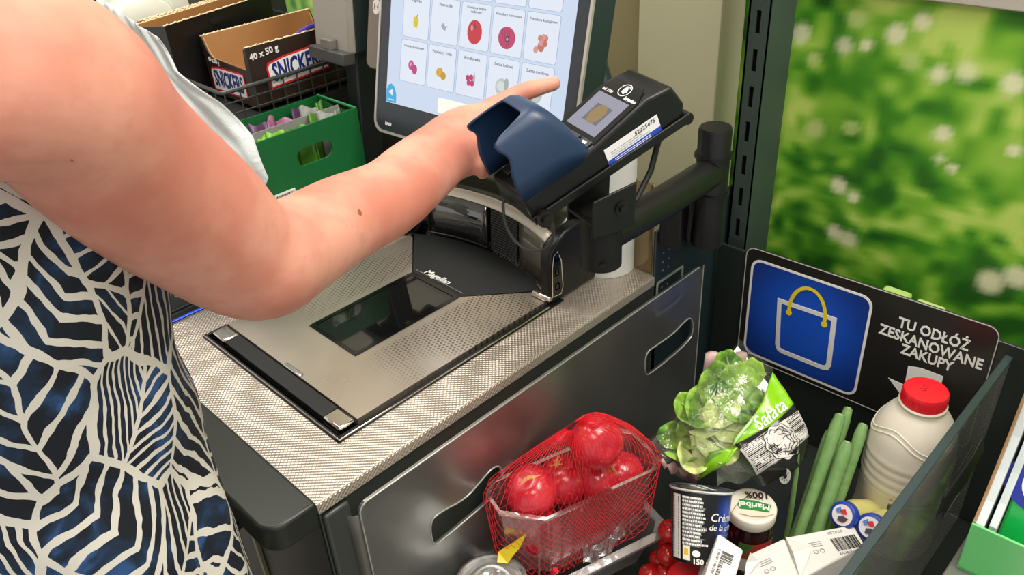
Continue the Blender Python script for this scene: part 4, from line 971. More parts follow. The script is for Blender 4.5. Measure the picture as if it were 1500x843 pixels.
# --- two small drink bottles with blue caps lying on the cartons
for k, (c, l) in enumerate((((.502, -.3265, -.191), 'small yellowish drink bottle with blue cap, touching the spring onions'), ((.507, -.3585, -.193), 'small yellowish drink bottle with blue cap, beside the acrylic edge'))):
    ax = Vector((.80, -.10 if k else -.18, -.50)).normalized()
    fm_ = frame(c, Vector((0, 0, 1)).cross(ax) * -1, Vector((0, 0, 1))); z_ = -ax; x_ = Vector((0, 0, 1)).cross(z_).normalized(); y_ = z_.cross(x_)
    fm_ = Matrix((x_, y_, z_)).transposed().to_4x4(); fm_.translation = Vector(c)
    B = thing('drink_bottle', l, 'bottle', mat=fm_, group='small drink bottles with blue caps')
    obj('bottle', MB().lathe([(.016, -.075), (.0185, -.072), (.0185, -.03), (.0165, -.024), (.0165, -.012), (.0150, -.008)], 28), M('drink_plastic', '#cfc77c', .3, Subsurface_Weight=.2), B, local=True, smooth=True)
    obj('cap', MB().lathe([(.0162, -.012), (.0168, -.011), (.0168, -.0015), (.0155, 0), (.001, 0)], 32), M('cap_blue', '#1f3f9e', .3), B, local=True, smooth=True, angle=50)
    obj('cap_label', MB().prism([(.0128 * math.cos(a), .0128 * math.sin(a)) for a in np.linspace(0, 2 * PI, 26)[:-1]], .0001, .0004), M('label_white', '#e4e0dc', .4), B, local=True)
    for cc_, q in (('#c8323c', [(-.006, .004), (.0, .009), (.005, .004), (.0, .001)]), ('#4d86c9', [(-.010, .002), (-.006, .008), (-.002, .002), (-.006, -.001)]), ('#3f4a55', [(-.002, -.009), (.006, -.007), (.009, .0), (.002, .0), (-.003, -.003)]), ('#b84a50', [(.001, -.004), (.006, -.001), (.008, -.004), (.003, -.007)])):
        o = obj('cap_emblem', MB().prism(q, .0004, .0006 + .0001 * len(cc_)), M('emblem', cc_, .5), B, local=True); normals_out(o)

# --- spring onions
on_m = M('onion_leaf', '#6d9a55', .4); t = NT(on_m); co = t.coord()
t.put(t.p.inputs['Base Color'], t.mix(t.noise(t.n('ShaderNodeMapping').outputs[0] if False else co, 90, 4), lin('#4f8038'), lin('#8cae72'))); t.bump(t.noise(co, 500, 2), .25)
ons = [((0.488, -0.2843, -0.2437), (0.5793, -0.2737, -0.112), 0.0062, 0.0086), ((0.5095, -0.2866, -0.2603), (0.6062, -0.2726, -0.1189), 0.0064, 0.0074), ((0.493, -0.3041, -0.2328), (0.5632, -0.294, -0.1345), 0.0072, 0.0084), ((0.5146, -0.3098, -0.2345), (0.5948, -0.2985, -0.1239), 0.0066, 0.0076), ((0.5204, -0.2878, -0.2687), (0.5824, -0.2723, -0.1635), 0.0050, 0.0060), ((0.4984, -0.2753, -0.2594), (0.5768, -0.2653, -0.1427), 0.0055, 0.0064)]
olab = ['spring onion stalk, tallest on the left of the bunch', 'spring onion stalk, second from the left with a blunt high tip', 'short thick spring onion stalk at the front of the bunch', 'spring onion stalk at the right, leaning towards the milk bottle', 'thin spring onion stalk at the back of the bunch', 'spring onion stalk in the middle of the bunch']
for (b, tt_, r0, r1), l in zip(ons, olab):
    b = Vector(b); tt_ = Vector(tt_); d = (tt_ - b); b0 = b - d * .18; sag = Vector((.004, 0, .006))
    T = thing('spring_onion', l, 'spring onion', tuple(b), group='spring onion bunch')
    pts = [b0.lerp(tt_, q) + sag * math.sin(PI * q) for q in np.linspace(0, 1, 12)]
    rs = [np.interp(q, [0, .9, 1], [r0, r1, r1 * .72]) for q in np.linspace(0, 1, 12)]
    obj('stalk', MB().tube(pts, rs, 14, ry=[x * .85 for x in rs]), on_m, T, smooth=True, angle=60)
    e = pts[-1]; obj('cut_tip', MB().tube([e, e + d.normalized() * .001], r1 * .45, 10), M('onion_cut', '#a9bf86', .6), T)

# --- white cartons, folded ends up
wc = M('carton_white', '#e3e1dc', .45)
def carton(name_label, quad, depth, group=None):
    Q = [Vector(q) for q in quad]; n = (Q[1] - Q[0]).cross(Q[3] - Q[0]).normalized()
    if n.z < 0: n = -n
    T = thing('carton', name_label, 'carton', tuple(Q[0] - n * depth), group='white cartons')
    mb = MB().add(Q + [q - n * depth for q in Q], [(0, 1, 2, 3), (7, 6, 5, 4)] + [(i, 4 + i, 4 + (i + 1) % 4, (i + 1) % 4) for i in range(4)])
    o = obj('box', mb, wc, T, bevel=.0025, bseg=3); normals_out(o)
    return T, Q, n
TB, QB, nB = carton('white carton with barcode and date print, lying in front of the blue caps', [(.4342, -.2895, -.2), (.5060, -.3400, -.2), (.4850, -.3640, -.2), (.3889, -.3325, -.198)], .085)
TMm, QM, nM = carton('white carton with a folded end in the middle of the three, below the jam jar', [(.3914, -.2687, -.207), (.4325, -.2890, -.200), (.388, -.3335, -.196), (.348, -.2857, -.205)], .075)
TA, QA, nA = carton('white carton with sideways barcode, leaning against the yoghurt cup', [(.3440, -.2500, -.1465), (.3500, -.2793, -.1563), (.2977, -.2960, -.1728), (.2784, -.2690, -.1721)], .06)
def qfr(Q, n):
    o = Q[0]; x = (Q[1] - Q[0]).normalized(); y = n.cross(x); return Matrix((x, y, n)).transposed().to_4x4(), o
def cfr(Q, n, flip=1):
    m, o = qfr(Q, n); m.translation = o; return m
# print on the cartons
x = (QB[1] - QB[0]).normalized(); y = nB.cross(x); mB = Matrix((-x, -y, nB)).transposed().to_4x4(); mB.translation = (QB[0] + QB[1] + QB[2] + QB[3]) / 4
fB = lambda a, b, h: mB @ Vector((a, b, h))
s_ = -1
o = obj('barcode', barcode(lambda a, b, h: fB(-.040 + a, -.008 + b, .0006), .032, .019, 20, 11), black_print, TB); o['kind'] = 'stuff'
text('lettering', '5 900512 981217', .0042, black_print, TB, mB @ Matrix.Translation((-.024, .0145, .0006)), depth=.0001)
text('lettering', '07.02.20', .0055, grey_print, TB, mB @ Matrix.Translation((-.020, -.0165, .0006)), depth=.0001)
o = obj('small_print', lines_mb(lambda a, b, h: fB(a, b, .0006), .004, -.002, .016, 3, .003, .0011, 14), grey_print, TB); o['kind'] = 'stuff'
for k in (0, 1): obj('round_mark', ring_mb([(.008 + k * .008 + .003 * math.cos(a), .006 + .003 * math.sin(a)) for a in np.linspace(0, 2 * PI, 14)[:-1]], [(.008 + k * .008 + .0023 * math.cos(a), .006 + .0023 * math.sin(a)) for a in np.linspace(0, 2 * PI, 14)[:-1]], .0005, .0007, fB), grey_print, TB)
x = (QM[1] - QM[0]).normalized(); y = nM.cross(x); mM = Matrix((-x, -y, nM)).transposed().to_4x4(); mM.translation = (QM[0] + QM[1] + QM[2] + QM[3]) / 4
fM = lambda a, b, h: mM @ Vector((a, b, h))
o = obj('small_print', lines_mb(lambda a, b, h: fM(a, b, .0006), -.004, .000, .018, 3, .003, .0011, 15), grey_print, TMm); o['kind'] = 'stuff'
for k in (0, 1): obj('round_mark', ring_mb([(.002 + k * .008 + .003 * math.cos(a), .010 + .003 * math.sin(a)) for a in np.linspace(0, 2 * PI, 14)[:-1]], [(.002 + k * .008 + .0023 * math.cos(a), .010 + .0023 * math.sin(a)) for a in np.linspace(0, 2 * PI, 14)[:-1]], .0005, .0007, fM), grey_print, TMm)
# triangular folded flaps
for Q, n, T in ((QB, nB, TB), (QM, nM, TMm)):
    a = Q[0] + n * .0004; b = Q[3] + n * .0004; c = (Q[0] + Q[3]) / 2 * .72 + (Q[1] + Q[2]) / 2 * .28 + n * .006
    o = obj('flap', MB().add([a, b, c, (a + b) / 2 + n * .007], [(0, 2, 3), (2, 1, 3)]), wc, T, solid=.0008)
x = (QA[3] - QA[0]).normalized(); y = nA.cross(x); mA = Matrix((x, y, nA)).transposed().to_4x4(); mA.translation = (QA[0] + QA[1] + QA[2] + QA[3]) / 4
o = obj('barcode', barcode(lambda a, b, h: mA @ Vector((-.018 + a, -.006 + b, .0006)), .030, .013, 24, 17), black_print, TA); o['kind'] = 'stuff'
text('lettering', '5 901812 981203', .0042, black_print, TA, mA @ Matrix.Translation((-.004, -.0095, .0006)), depth=.0001)

# --- lettuce in a printed cone bag
bn = Vector((-.4506, -.3505, .8211)); bx = Vector((.6144, -.789, .0004)); by = Vector((.6477, .5047, .5708)); BP = Vector((.4973, -.1873, -.1208))
BM = Matrix((bx, by, bn)).transposed().to_4x4(); BM.translation = BP
lbag = thing('salad_bag', 'clear and lime green salad bag with black foot and drawn lettuce', 'bag', mat=BM @ Matrix.Translation((.04, -.08, -.03)))
def bulge(a, b):
    d = ((a + .005) / .085) ** 2 + ((b + .0) / .105) ** 2
    return .034 * max(0, 1 - d) ** .6
def bp3(a, b, h=0): return BM @ Vector((a, b, bulge(a, b) - .012 + h - .055 * max(0, (-b - .055) / .05)))
ROW = [[(.0375, .0661), (.0205, .0235), (.008, .0030), (-.0172, -.0268)], [(.0612, .0251), (.0440, .0060), (.0247, -.0096), (-.0157, -.0328)], [(.0665, .0173), (.0480, .0030), (.028, -.0113), (-.0101, -.0386)], [(.0811, -.0111), (.0640, -.0270), (.0475, -.0415), (.0118, -.0657)], [(.0741, -.0387), (.063, -.0530), (.0465, -.0630), (.0215, -.0760)]]
def rowp(r, s):
    k = min(2, int(s * 3)); f = s * 3 - k; a, b = ROW[r][k], ROW[r][k + 1]; return (a[0] + (b[0] - a[0]) * f, a[1] + (b[1] - a[1]) * f)
def band(r, s, t):
    a, b = rowp(r, s), rowp(r + 1, s); return (a[0] + (b[0] - a[0]) * t, a[1] + (b[1] - a[1]) * t)
lime = M('film_lime', '#86c814', .25, Coat_Weight=.3); fblack = M('film_black', '#1d1d1c', .2); fwhite = M('film_white', '#d9d7d2', .3)
def wr_(a, b): return .0012 * math.sin(a * 190 + b * 90) + .0008 * math.sin(b * 260 - a * 60)
for r, m_, nm in ((0, lime, 'lime_band'), (1, fblack, 'black_band'), (2, fwhite, 'white_band'), (3, fblack, 'black_foot')):
    def f(u, v, r=r):
        a, b = band(r, u, v); return bp3(a, b, wr_(a, b))
    obj(nm, MB().grid(f, 24, 10), m_, lbag, smooth=True, solid=.0006)
# back of the bag so that it is closed from other sides
allpts = [ROW[r][0] for r in range(5)] + [ROW[4][k] for k in (1, 2, 3)] + [ROW[r][3] for r in (3, 2, 1)]
obj('bag_back', MB().add([BM @ Vector((a * .97, b * .97, -.030)) for a, b in [(.001, .1168)] + allpts + [(-.0614, -.0756), (-.12, -.0237), (-.0586, .0385), (-.0359, .0714)]], [tuple(range(16))]), clear('film_back', (.8, .85, .75), .15, .3, .1, (.4, .5, .35)), lbag)
o = MB()
rr = random.Random(5)
for k in range(17):
    t_ = .04 + k * .056
    for s0, s1 in ((0.02, rr.uniform(.28, .36)), (rr.uniform(.66, .72), .98)):
        pts = [band(2, s, t_) for s in np.linspace(s0, s1, 10)]
        q = ribbon(pts, rr.choice((.0007, .001, .0016)), lambda a, b, h: bp3(a, b, h + wr_(a, b))); o.add([tuple(v) for v in q.v], q.f)
x = obj('printed_lines', o, black_print, lbag); x['kind'] = 'stuff'
cx_, cy_ = .0425, -.0255
def let(rad, wav, n, ph, ox=0, oy=0): return [(cx_ + ox + rad * (1 + wav * math.sin(n * a + ph)) * math.cos(a), cy_ + oy + rad * .92 * (1 + wav * math.sin(n * a + ph)) * math.sin(a)) for a in np.linspace(0, 2 * PI, 60)[:-1]]
o = MB().prism(let(.0225, .06, 9, 0), .0, .0, lambda a, b, h: bp3(a, b, .0008 + wr_(a, b))); dd = MB().add(o.v[:59], [tuple(range(59))])
obj('drawn_lettuce', dd, fwhite, lbag)
dl = MB()
for rad, wav, n, ph, ox, oy in ((.0225, .06, 9, 0, 0, 0), (.0185, .09, 8, .7, .001, 0), (.0145, .08, 7, 1.5, 0, .001), (.0105, .1, 6, .3, 0, 0)):
    q = ribbon(let(rad, wav, n, ph, ox, oy), .0008, lambda a, b, h: bp3(a, b, .0013 + wr_(a, b)), closed=True); dl.add([tuple(v) for v in q.v], q.f)
for k in range(9):
    a = 2 * PI * k / 9 + .3; q = ribbon([(cx_ + rr_ * math.cos(a + .25 * math.sin(rr_ * 300)), cy_ + rr_ * .92 * math.sin(a + .25 * math.sin(rr_ * 300))) for rr_ in np.linspace(.004 if k % 2 else .012, .021, 8)], .0007, lambda a, b, h: bp3(a, b, .0013 + wr_(a, b))); dl.add([tuple(v) for v in q.v], q.f)
x = obj('drawn_outline', dl, black_print, lbag); x['kind'] = 'stuff'
tb = text_mb('Sałata', .024, frame((.0285, .0065, 0), (.0385, .0335, 0), (-.0335, .0385, 0)), bold=.0003, shear=.3, depth=0, sx=.95)
obj('lettering', MB().add([bp3(v[0], v[1], .0014 + wr_(v[0], v[1])) for v in tb.v], tb.f), white_print, lbag)
for rad in (.0075,):
    sc_ = (.0475, -.0640)
    o = MB().add([bp3(sc_[0] + rad * math.cos(a), sc_[1] + rad * math.sin(a), .0011 + wr_(sc_[0], sc_[1])) for a in np.linspace(0, 2 * PI, 22)[:-1]], [tuple(range(21))]); obj('sun_disc', o, fwhite, lbag)
    o = MB().add([bp3(sc_[0] + .0026 * math.cos(a), sc_[1] + .0026 * math.sin(a), .0016 + wr_(sc_[0], sc_[1])) for a in np.linspace(0, 2 * PI, 14)[:-1]], [tuple(range(13))]); obj('sun_mark', o, black_print, lbag)
    for k in range(8):
        a = 2 * PI * k / 8; obj('sun_ray', ribbon([(sc_[0] + .0036 * math.cos(a), sc_[1] + .0036 * math.sin(a)), (sc_[0] + .0058 * math.cos(a), sc_[1] + .0058 * math.sin(a))], .0009, lambda a, b, h: bp3(a, b, .0017 + wr_(a, b))), black_print, lbag)
film = clear('salad_film', (.98, .99, .97), .02, .28, .09, (.85, .88, .82), bump=.55, bscale=70)
FO = [(.001, .1168), (.0375, .0661), (.0205, .0235), (.008, .0030), (-.0172, -.0268), (-.0614, -.0756), (-.0905, -.0641), (-.12, -.0237), (-.0897, -.0032), (-.0586, .0385), (-.0359, .0714), (-.012, .098)]
fc = (-.028, .012)
mb = MB(); R_ = 10; n = len(FO) * 4
FOd = [tuple(Vector(FO[i // 4]).lerp(Vector(FO[(i // 4 + 1) % 12]), (i % 4) / 4)) for i in range(n)]
for j in range(R_ + 1):
    for i in range(n):
        q = j / R_; a = fc[0] + (FOd[i][0] - fc[0]) * q; b = fc[1] + (FOd[i][1] - fc[1]) * q
        k = .006 * math.sin(a * 120 + 3 * math.sin(b * 70)) * math.sin(b * 95 + a * 40) * q
        mb.v.append(tuple(bp3(a, b, .012 * (1 - q ** 3) + k + .003)))
mb.f = [(j * n + i, j * n + (i + 1) % n, (j + 1) * n + (i + 1) % n, (j + 1) * n + i) for j in range(R_) for i in range(n)]
obj('film', mb, film, lbag, smooth=True, angle=30)
# folded lime flap at the lower left and the twisted black and white edge
obj('lime_flap', MB().grid(lambda u, v: bp3(-.058 + .034 * u + .012 * v, -.072 + .018 * u + .030 * v * (1 - .4 * u), .002 + .003 * math.sin(u * 6)), 8, 6), lime, lbag, smooth=True, solid=.0006)
obj('lime_fold', MB().grid(lambda u, v: bp3(-.016 + .026 * u - .003 * v, -.026 + .032 * u - .010 * v, .006), 6, 3), M('lime_pale', '#a9cf8a', .35), lbag, smooth=True, solid=.0005)
obj('print_strip', MB().grid(lambda u, v: bp3(-.106 + .045 * u + .006 * v, -.050 - .010 * u - .010 * v + .004 * math.sin(u * 20), .004), 10, 3), mottled('strip_print', '#8a2f2a', '#d9cfc4', 170, .35), lbag, smooth=True, solid=.0005)
# lettuce head: separate ruffled leaves
lhead = thing('lettuce_head', 'head of pale green lettuce seen through its clear bag', 'lettuce', tuple(BM @ Vector((-.02, -.01, -.045))))
lf = M('lettuce_leaf', '#7fae3a', .35, Subsurface_Weight=.0); t = NT(lf); co = t.coord()
t.put(t.p.inputs['Base Color'], t.mix(t.smooth(t.noise(co, 26, 4, .6), .35, .65), lin('#4f8a1e'), lin('#a3c850'))); t.bump(t.noise(co, 90, 3), .3, .003)
lf2 = M('lettuce_heart', '#c3d678', .35); t = NT(lf2); co = t.coord(); t.put(t.p.inputs['Base Color'], t.mix(t.noise(co, 40, 4), lin('#b3cc5c'), lin('#e0e6a8'))); t.bump(t.noise(co, 90, 3), .3, .003)
rs = random.Random(12)
LV = [(-.058, -.012, .030, .6, 0), (-.030, .040, .034, 1.6, 0), (.000, .030, .030, 2.2, 0), (-.075, -.030, .028, .2, 0), (-.045, .020, .036, 1.1, 0), (-.015, .070, .026, 1.8, 0), (-.035, -.030, .030, -.6, 1), (-.050, -.005, .024, .3, 1), (-.022, -.012, .022, -.2, 1), (-.060, .012, .030, 2.7, 0), (-.008, .050, .028, .8, 0), (.010, .062, .020, 1.3, 0), (-.085, -.018, .024, 3.2, 0), (-.065, -.045, .024, -1.2, 1), (-.030, .010, .026, 4.0, 1), (-.012, .012, .022, 2.9, 0)]
for k, (a, b, r, rot, c) in enumerate(LV):
    cr_, sr_ = math.cos(rot), math.sin(rot); tiltv = rs.uniform(.2, .6); ph = rs.uniform(0, 6)
    def f(u, v, a=a, b=b, r=r, cr_=cr_, sr_=sr_, tl_=tiltv, ph=ph, k=k):
        q = v; ang = (u - .5) * 2 * PI * .92
        ex_ = r * q * math.cos(ang); ey_ = r * q * math.sin(ang) * .8
        rf = .16 * r * q ** 3 * math.sin(ang * 7 + ph) + .10 * r * q ** 2 * math.sin(ang * 3 + ph * 2)
        cup_ = r * .55 * q * q - .35 * r * math.exp(-(ey_ / (r * .12)) ** 2) * .12
        X = ex_ * cr_ - ey_ * sr_; Y = ex_ * sr_ + ey_ * cr_
        return BM @ Vector((a + X, b + Y, bulge(a, b) - .030 + cup_ * (.7 if k % 2 else .3) + rf + (X * math.cos(ph) + Y * math.sin(ph)) * tl_ * .5 + .0009 * k))
    obj('leaf', MB().grid(f, 30, 8), lf2 if c else lf, lhead, smooth=True, angle=180, solid=.0006)
    if k < 10:
        pts = [BM @ Vector((a + r * q * cr_ * .9, b + r * q * sr_ * .9, bulge(a, b) - .0285 + r * .55 * q * q * (.7 if k % 2 else .3) + .0009 * k)) for q in np.linspace(-.1, .75, 6)]
        obj('midrib', MB().tube(pts, [.0022, .002, .0017, .0014, .001, .0005], 6), M('midrib_pale', '#cfdc9c', .4) if k == 0 else bpy.data.materials['midrib_pale'], lhead, smooth=True)
# --- pink and white packet behind the salad
pk = thing('pink_packet', 'small pink and white packet standing behind the salad bag', 'packet', (.565, -.112, -.16))
pkm = mottled('packet_print', '#e3cfca', '#c98f8c', 70, .35)
def pkf(s_): return lambda u, v: (.545 + .030 * u + .006 * v, -.098 - .040 * u, -.215 + .135 * v + .004 * math.sin(u * 9)) if s_ > 0 else (.552 + .030 * u, -.088 - .040 * u, -.215 + .135 * v)
obj('packet', MB().grid(lambda u, v: (.541 + .034 * u + .004 * math.sin(PI * v) * -1, -.098 - .042 * u, -.235 + .155 * v + .004 * math.sin(u * 9)), 8, 10), pkm, pk, smooth=True, solid=.006)
obj('heart_print', MB().prism([(-.006, .003), (-.003, .007), (0, .004), (.003, .007), (.006, .003), (0, -.006)], 0, .0005, lambda a, b, h: (.555 + a * .63 - h * .8 - .006, -.120 - a * .78 - h * .6 - .004, -.098 + b)), M('packet_red', '#b7555a', .4), pk)
# loose lettuce-green strip hanging over the jar (leaf end of an onion)
sl = obj('onion_leaf', MB().tube([(.492, -.268, -.300), (.497, -.266, -.225), (.503, -.262, -.165), (.506, -.260, -.135)], [.0035, .0035, .003, .0008], 8, ry=[.001] * 4), on_m, None, smooth=True, loc=(.492, -.268, -.30))
tag(sl, 'single thin green onion leaf standing between the jam jar and the bunch', 'leaf')
# crumpled pale film end between jar and salad bag
cf = obj('film_scrap', MB().grid(lambda u, v: (.455 + .05 * u + .01 * v, -.182 - .03 * u + .012 * v, -.205 + .035 * v + .006 * math.sin(u * 8 + v * 5)), 10, 6), clear('scrap_film', (.95, .97, .9), .3, .5, .1, (.78, .82, .66), bump=.6), None, smooth=True, loc=(.47, -.19, -.205)); tag(cf, 'crumpled pale film scrap between the jam jar and salad bag', 'wrapper')

# ------------------------------------------------------------------ shelf tray of green packs at the right
gt_m = Matrix.Translation((.458, -.4625, -.1335)) @ Matrix.Rotation(math.radians(3), 4, 'Z')
gt = thing('display_tray', 'pale green cardboard tray with torn white side walls at the right edge', 'tray', mat=gt_m)
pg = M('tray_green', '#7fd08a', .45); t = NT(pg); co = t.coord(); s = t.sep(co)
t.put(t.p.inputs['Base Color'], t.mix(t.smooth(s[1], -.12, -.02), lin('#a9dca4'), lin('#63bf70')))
card = M('cardboard_white', '#c9d2d2', .6); kraft = M('kraft_edge', '#9a7a55', .8)
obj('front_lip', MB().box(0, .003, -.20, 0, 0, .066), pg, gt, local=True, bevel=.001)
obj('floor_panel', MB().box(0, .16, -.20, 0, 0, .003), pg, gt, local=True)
sp = [(.003, 0), (.16, 0), (.16, .30), (.075, .27), (.062, .20), (.050, .15), (.036, .115), (.020, .085), (.003, .066)]
wav = lambda P: P
mb = MB().prism(sp, -.0105, 0, lambda a, b, h: (a, h, b)); o = obj('side_wall', mb, card, gt, local=True); normals_out(o)
mb = MB().tube([(a + .0008 * math.sin(k * 2.1), -.0015, b) for k, (a, b) in enumerate([(sp[8][0] + (sp[3][0] - sp[8][0]) * q, np.interp(sp[8][0] + (sp[3][0] - sp[8][0]) * q, [p[0] for p in sp[3:][::-1]], [p[1] for p in sp[3:][::-1]])) for q in np.linspace(0, 1, 24)])], .0017, 6); obj('torn_edge', mb, kraft, gt, local=True, smooth=True)
sp2 = [(a + .007, b * 1.0 - .002) for a, b in sp[2:]] + [(.010, .004), (.165, .004)]
mb = MB().prism(sp2, -.0205, -.0138, lambda a, b, h: (a, h, b)); o = obj('inner_flap', mb, card, gt, local=True); normals_out(o)
pkg = thing('green_pack', 'bright green pack with round blue and white logo in the right tray', 'pack', mat=gt_m @ Matrix.Translation((.02, -.1, .004)))
gp_m = M('pack_green_gloss', '#12a84a', .25, Coat_Weight=.3)
PK = lambda a, b, h: gt_m @ Vector((.012 + .34 * b + h * -.94, -.0215 - a, .004 + b * .93 + h * .3))
obj('pack_front', MB().prism([(0, .0), (.17, .0), (.17, .40), (0, .40)], -.03, 0, PK), gp_m, pkg, bevel=.003)
lc = (.026, .108)
el = lambda rx, ry, n=40: [(lc[0] + rx * math.cos(a), lc[1] + ry * math.sin(a)) for a in np.linspace(0, 2 * PI, n)[:-1]]
obj('logo_disc', MB().prism(el(.040, .031), .0002, .0009, PK), M('logo_blue', '#1b2f9a', .3), pkg, label='dark blue logo disc')
cl_ = [(lc[0] + .004 + .0215 * math.cos(a), lc[1] + .0205 * math.sin(a)) for a in np.linspace(.7, 2 * PI - .7, 30)]
obj('lettering', ribbon(cl_, .0105, PK, .0014), white_print, pkg, label='white letter C')
obj('logo_accent', MB().prism([(lc[0] - .010, lc[1] - .036), (lc[0] + .018, lc[1] - .036), (lc[0] + .020, lc[1] - .026), (lc[0] - .008, lc[1] - .024)], .0010, .0013, PK), M('logo_cyan', '#4cb8e0', .3), pkg)
ts = obj('tray_shelf', MB().box(.44, .72, -.70, -.455, -.150, -.1345), M('tray_shelf_grey', '#6b6c66', .4), None, bevel=.002, loc=(.58, -.57, -.15)); tag(ts, 'grey shelf carrying the green display tray', 'shelf')
obj('shelf_leg', MB().box(.47, .50, -.68, -.65, FZ, -.150), teal_metal, ts); obj('shelf_leg', MB().box(.66, .69, -.68, -.65, FZ, -.150), teal_metal, ts); obj('shelf_leg', MB().box(.66, .69, -.50, -.47, FZ, -.150), teal_metal, ts)

# ------------------------------------------------------------------ snack rack behind the counter
rack = thing('snack_rack', 'dark wire-fronted snack rack behind the counter', 'rack', (.35, .7, FZ))
wire = M('wire_dark', '#4d4f4b', .35, .6)
obj('shelf', MB().box(.12, .43, .425, 1.02, .052, .060).box(.43, .62, .53, 1.02, .052, .060), matte_black, rack, bevel=.002)
obj('back_board', MB().box(.10, .66, 1.02, 1.03, FZ, .42), M('rack_back', '#20251f', .6), rack)
obj('inner_board', MB().box(.12, .62, .548, .552, .06, .183), M('rack_inner', '#1b1e1a', .6), rack)
for x, y in ((.125, .43), (.60, .585), (.125, 1.0), (.60, 1.0)): obj('upright', MB().box(x, x + .016, y, y + .016, -.0035 if y < .6 else FZ, .25 if y > .5 else .052), M('rack_upright', '#2b3133', .4) if (x, y) == (.125, .43) else bpy.data.materials['rack_upright'], rack, bevel=.001)
bx0, bx1, by0, by1, bz0, bz1 = .262, .585, .553, .98, .183, .229
obj('basket_base', MB().box(bx0, bx1, by0, by1, bz0 - .004, bz0), matte_black, rack)
obj('rim_wire', MB().tube([(bx0, by1, bz1 + .003), (bx0, by0 + .004, bz1), (bx0 + .003, by0, bz1), (bx1, by0, bz1), (bx1, by1, bz1)], .0032, 8), wire, rack, smooth=True)
for z in (bz1 - .0165, bz1 - .033): obj('cross_wire', MB().tube([(bx0, by1, z), (bx0, by0, z), (bx1, by0, z)], .0014, 6), wire, rack, smooth=True)
for k in range(14): obj('wire', MB().tube([(bx0 + .004 + k * .0242, by0, bz1), (bx0 + .004 + k * .0242, by0, bz0)], .0013, 6), wire, rack, smooth=True)
for k in range(16): obj('wire', MB().tube([(bx0, by0 + .02 + k * .026, bz1), (bx0, by0 + .02 + k * .026, bz0)], .0013, 6), wire, rack, smooth=True)
def openbox(name, label, x0, x1, y0, y1, z0, z1, outm, inm, side_cut, left_z, tornm, group='open snack boxes in the basket'):
    T = thing(name, label, 'box', (x0, y0, z0), group=group); e = .0022
    def wall(nm, mb, m): return obj(nm, mb, m, T)
    wall('front_wall', MB().box(x0, x1, y0, y0 + e, z0, z1), outm); wall('front_lining', MB().box(x0 + e, x1 - e, y0 + e, y0 + 2 * e, z0, z1 - .001), inm)
    wall('back_wall', MB().box(x0, x1, y1 - e, y1, z0, z1 - .002), outm); wall('back_lining', MB().box(x0 + e, x1 - e, y1 - 2 * e, y1 - e, z0, z1 - .002), inm)
    P = [(y0 + e, z0), (y1 - e, z0), (y1 - e, z1 - .002), (y1 - .006, z1 - .006)] + ([(y1 - .015, left_z + .008), (y1 - .025, left_z)] if left_z < z1 - .01 else []) + ([(y0 + .012, left_z - .002), (y0 + .008, z1 - .004)] if left_z < z1 - .01 else []) + [(y0 + e, z1)]
    for xa, xb, xc in ((x0, x0 + e, x0 + 2 * e), (x1 - e, x1, x1 - 2 * e)):
        o = wall('side_wall', MB().prism(P, min(xa, xb), max(xa, xb), lambda a, b, h: (h, a, b)), outm); normals_out(o)
        lo, hi = (x0 + e, x0 + 2 * e) if xa == x0 else (x1 - 2 * e, x1 - e)
        o = wall('side_lining', MB().prism([(a, b - .0008 if b > z0 else b) for a, b in P], lo, hi, lambda a, b, h: (h, a, b)), inm); normals_out(o)
    wall('bottom', MB().box(x0, x1, y0, y1, z0, z0 + e), inm)
    pts = [(x, y0 + e, z1 + .0007 * math.sin(x * 900) + .0007 * math.sin(x * 377)) for x in np.linspace(x0, x1, 60)]
    obj('torn_edge', MB().tube(pts, .0014, 5), tornm, T, smooth=True)
    pts = [(x, y1 - e, z1 - .002 + .0008 * math.sin(x * 800)) for x in np.linspace(x0, x1, 60)]
    obj('torn_edge', MB().tube(pts, .0014, 5), tornm, T, smooth=True)
    return T
choc = mottled('box_brown_black', '#2a1d17', '#33241c', 20, .4); boxblack = M('box_black', '#141212', .35); kr = mottled('box_kraft', '#a87a48', '#b58857', 25, .75); torn = M('torn_paper', '#d9c7a4', .9)
kr2 = mottled('box_kraft_dark', '#9c6c38', '#a97c48', 25, .75)
B1 = openbox('snack_box', 'open brown chocolate box with red-edged white logo, frontmost in the wire basket', .317, .517, .561, .700, .187, .2795, choc, kr, True, .247, torn)
B2 = openbox('snack_box', 'open black snack box behind the brown one', .266, .485, .697, .763, .187, .3035, boxblack, kr2, False, .302, torn)
B3 = openbox('snack_box', 'open plain brown cardboard box at the back of the basket', .270, .46, .7746, .795, .187, .3005, kr2, kr2, False, .299, torn)
# print on the front box
F1 = frame((.317, .5606, .187), (1, 0, 0), (0, 0, 1)); f1 = lambda a, b, h: F1 @ Vector((a, b, h))
def logo(T, M4, w_, h_, skew):
    fr = lambda a, b, h: M4 @ Vector((a, b + skew * a, h))
    n_ = lambda i: [(i, i), (w_ - i, i), (w_ - i, h_ - i), (w_ * .30, h_ - i), (i + .004, h_ - i - .003), (i, h_ * .75)]
    obj('logo_red', MB().prism(n_(0), .0002, .0006, fr), red_print, T, label='red logo border')
    obj('logo_white', MB().prism(n_(.0028), .0006, .0009, fr), white_print, T, label='white logo field')
    tm = text_mb('SNICKERS', h_ * .88, Matrix.Translation((w_ / 2, h_ * .50, .0011)), bold=.0013, sx=w_ / (h_ * .78 * 5.2) * .90, shear=.12, depth=.0001)
    obj('lettering', MB().add([fr(*v) for v in tm.v], tm.f), M('logo_navy', '#1d2f78', .4), T)
logo(B1, frame((.345, .5604, .212), (1, 0, .06), (0, 0, 1)), .106, .042, 0)
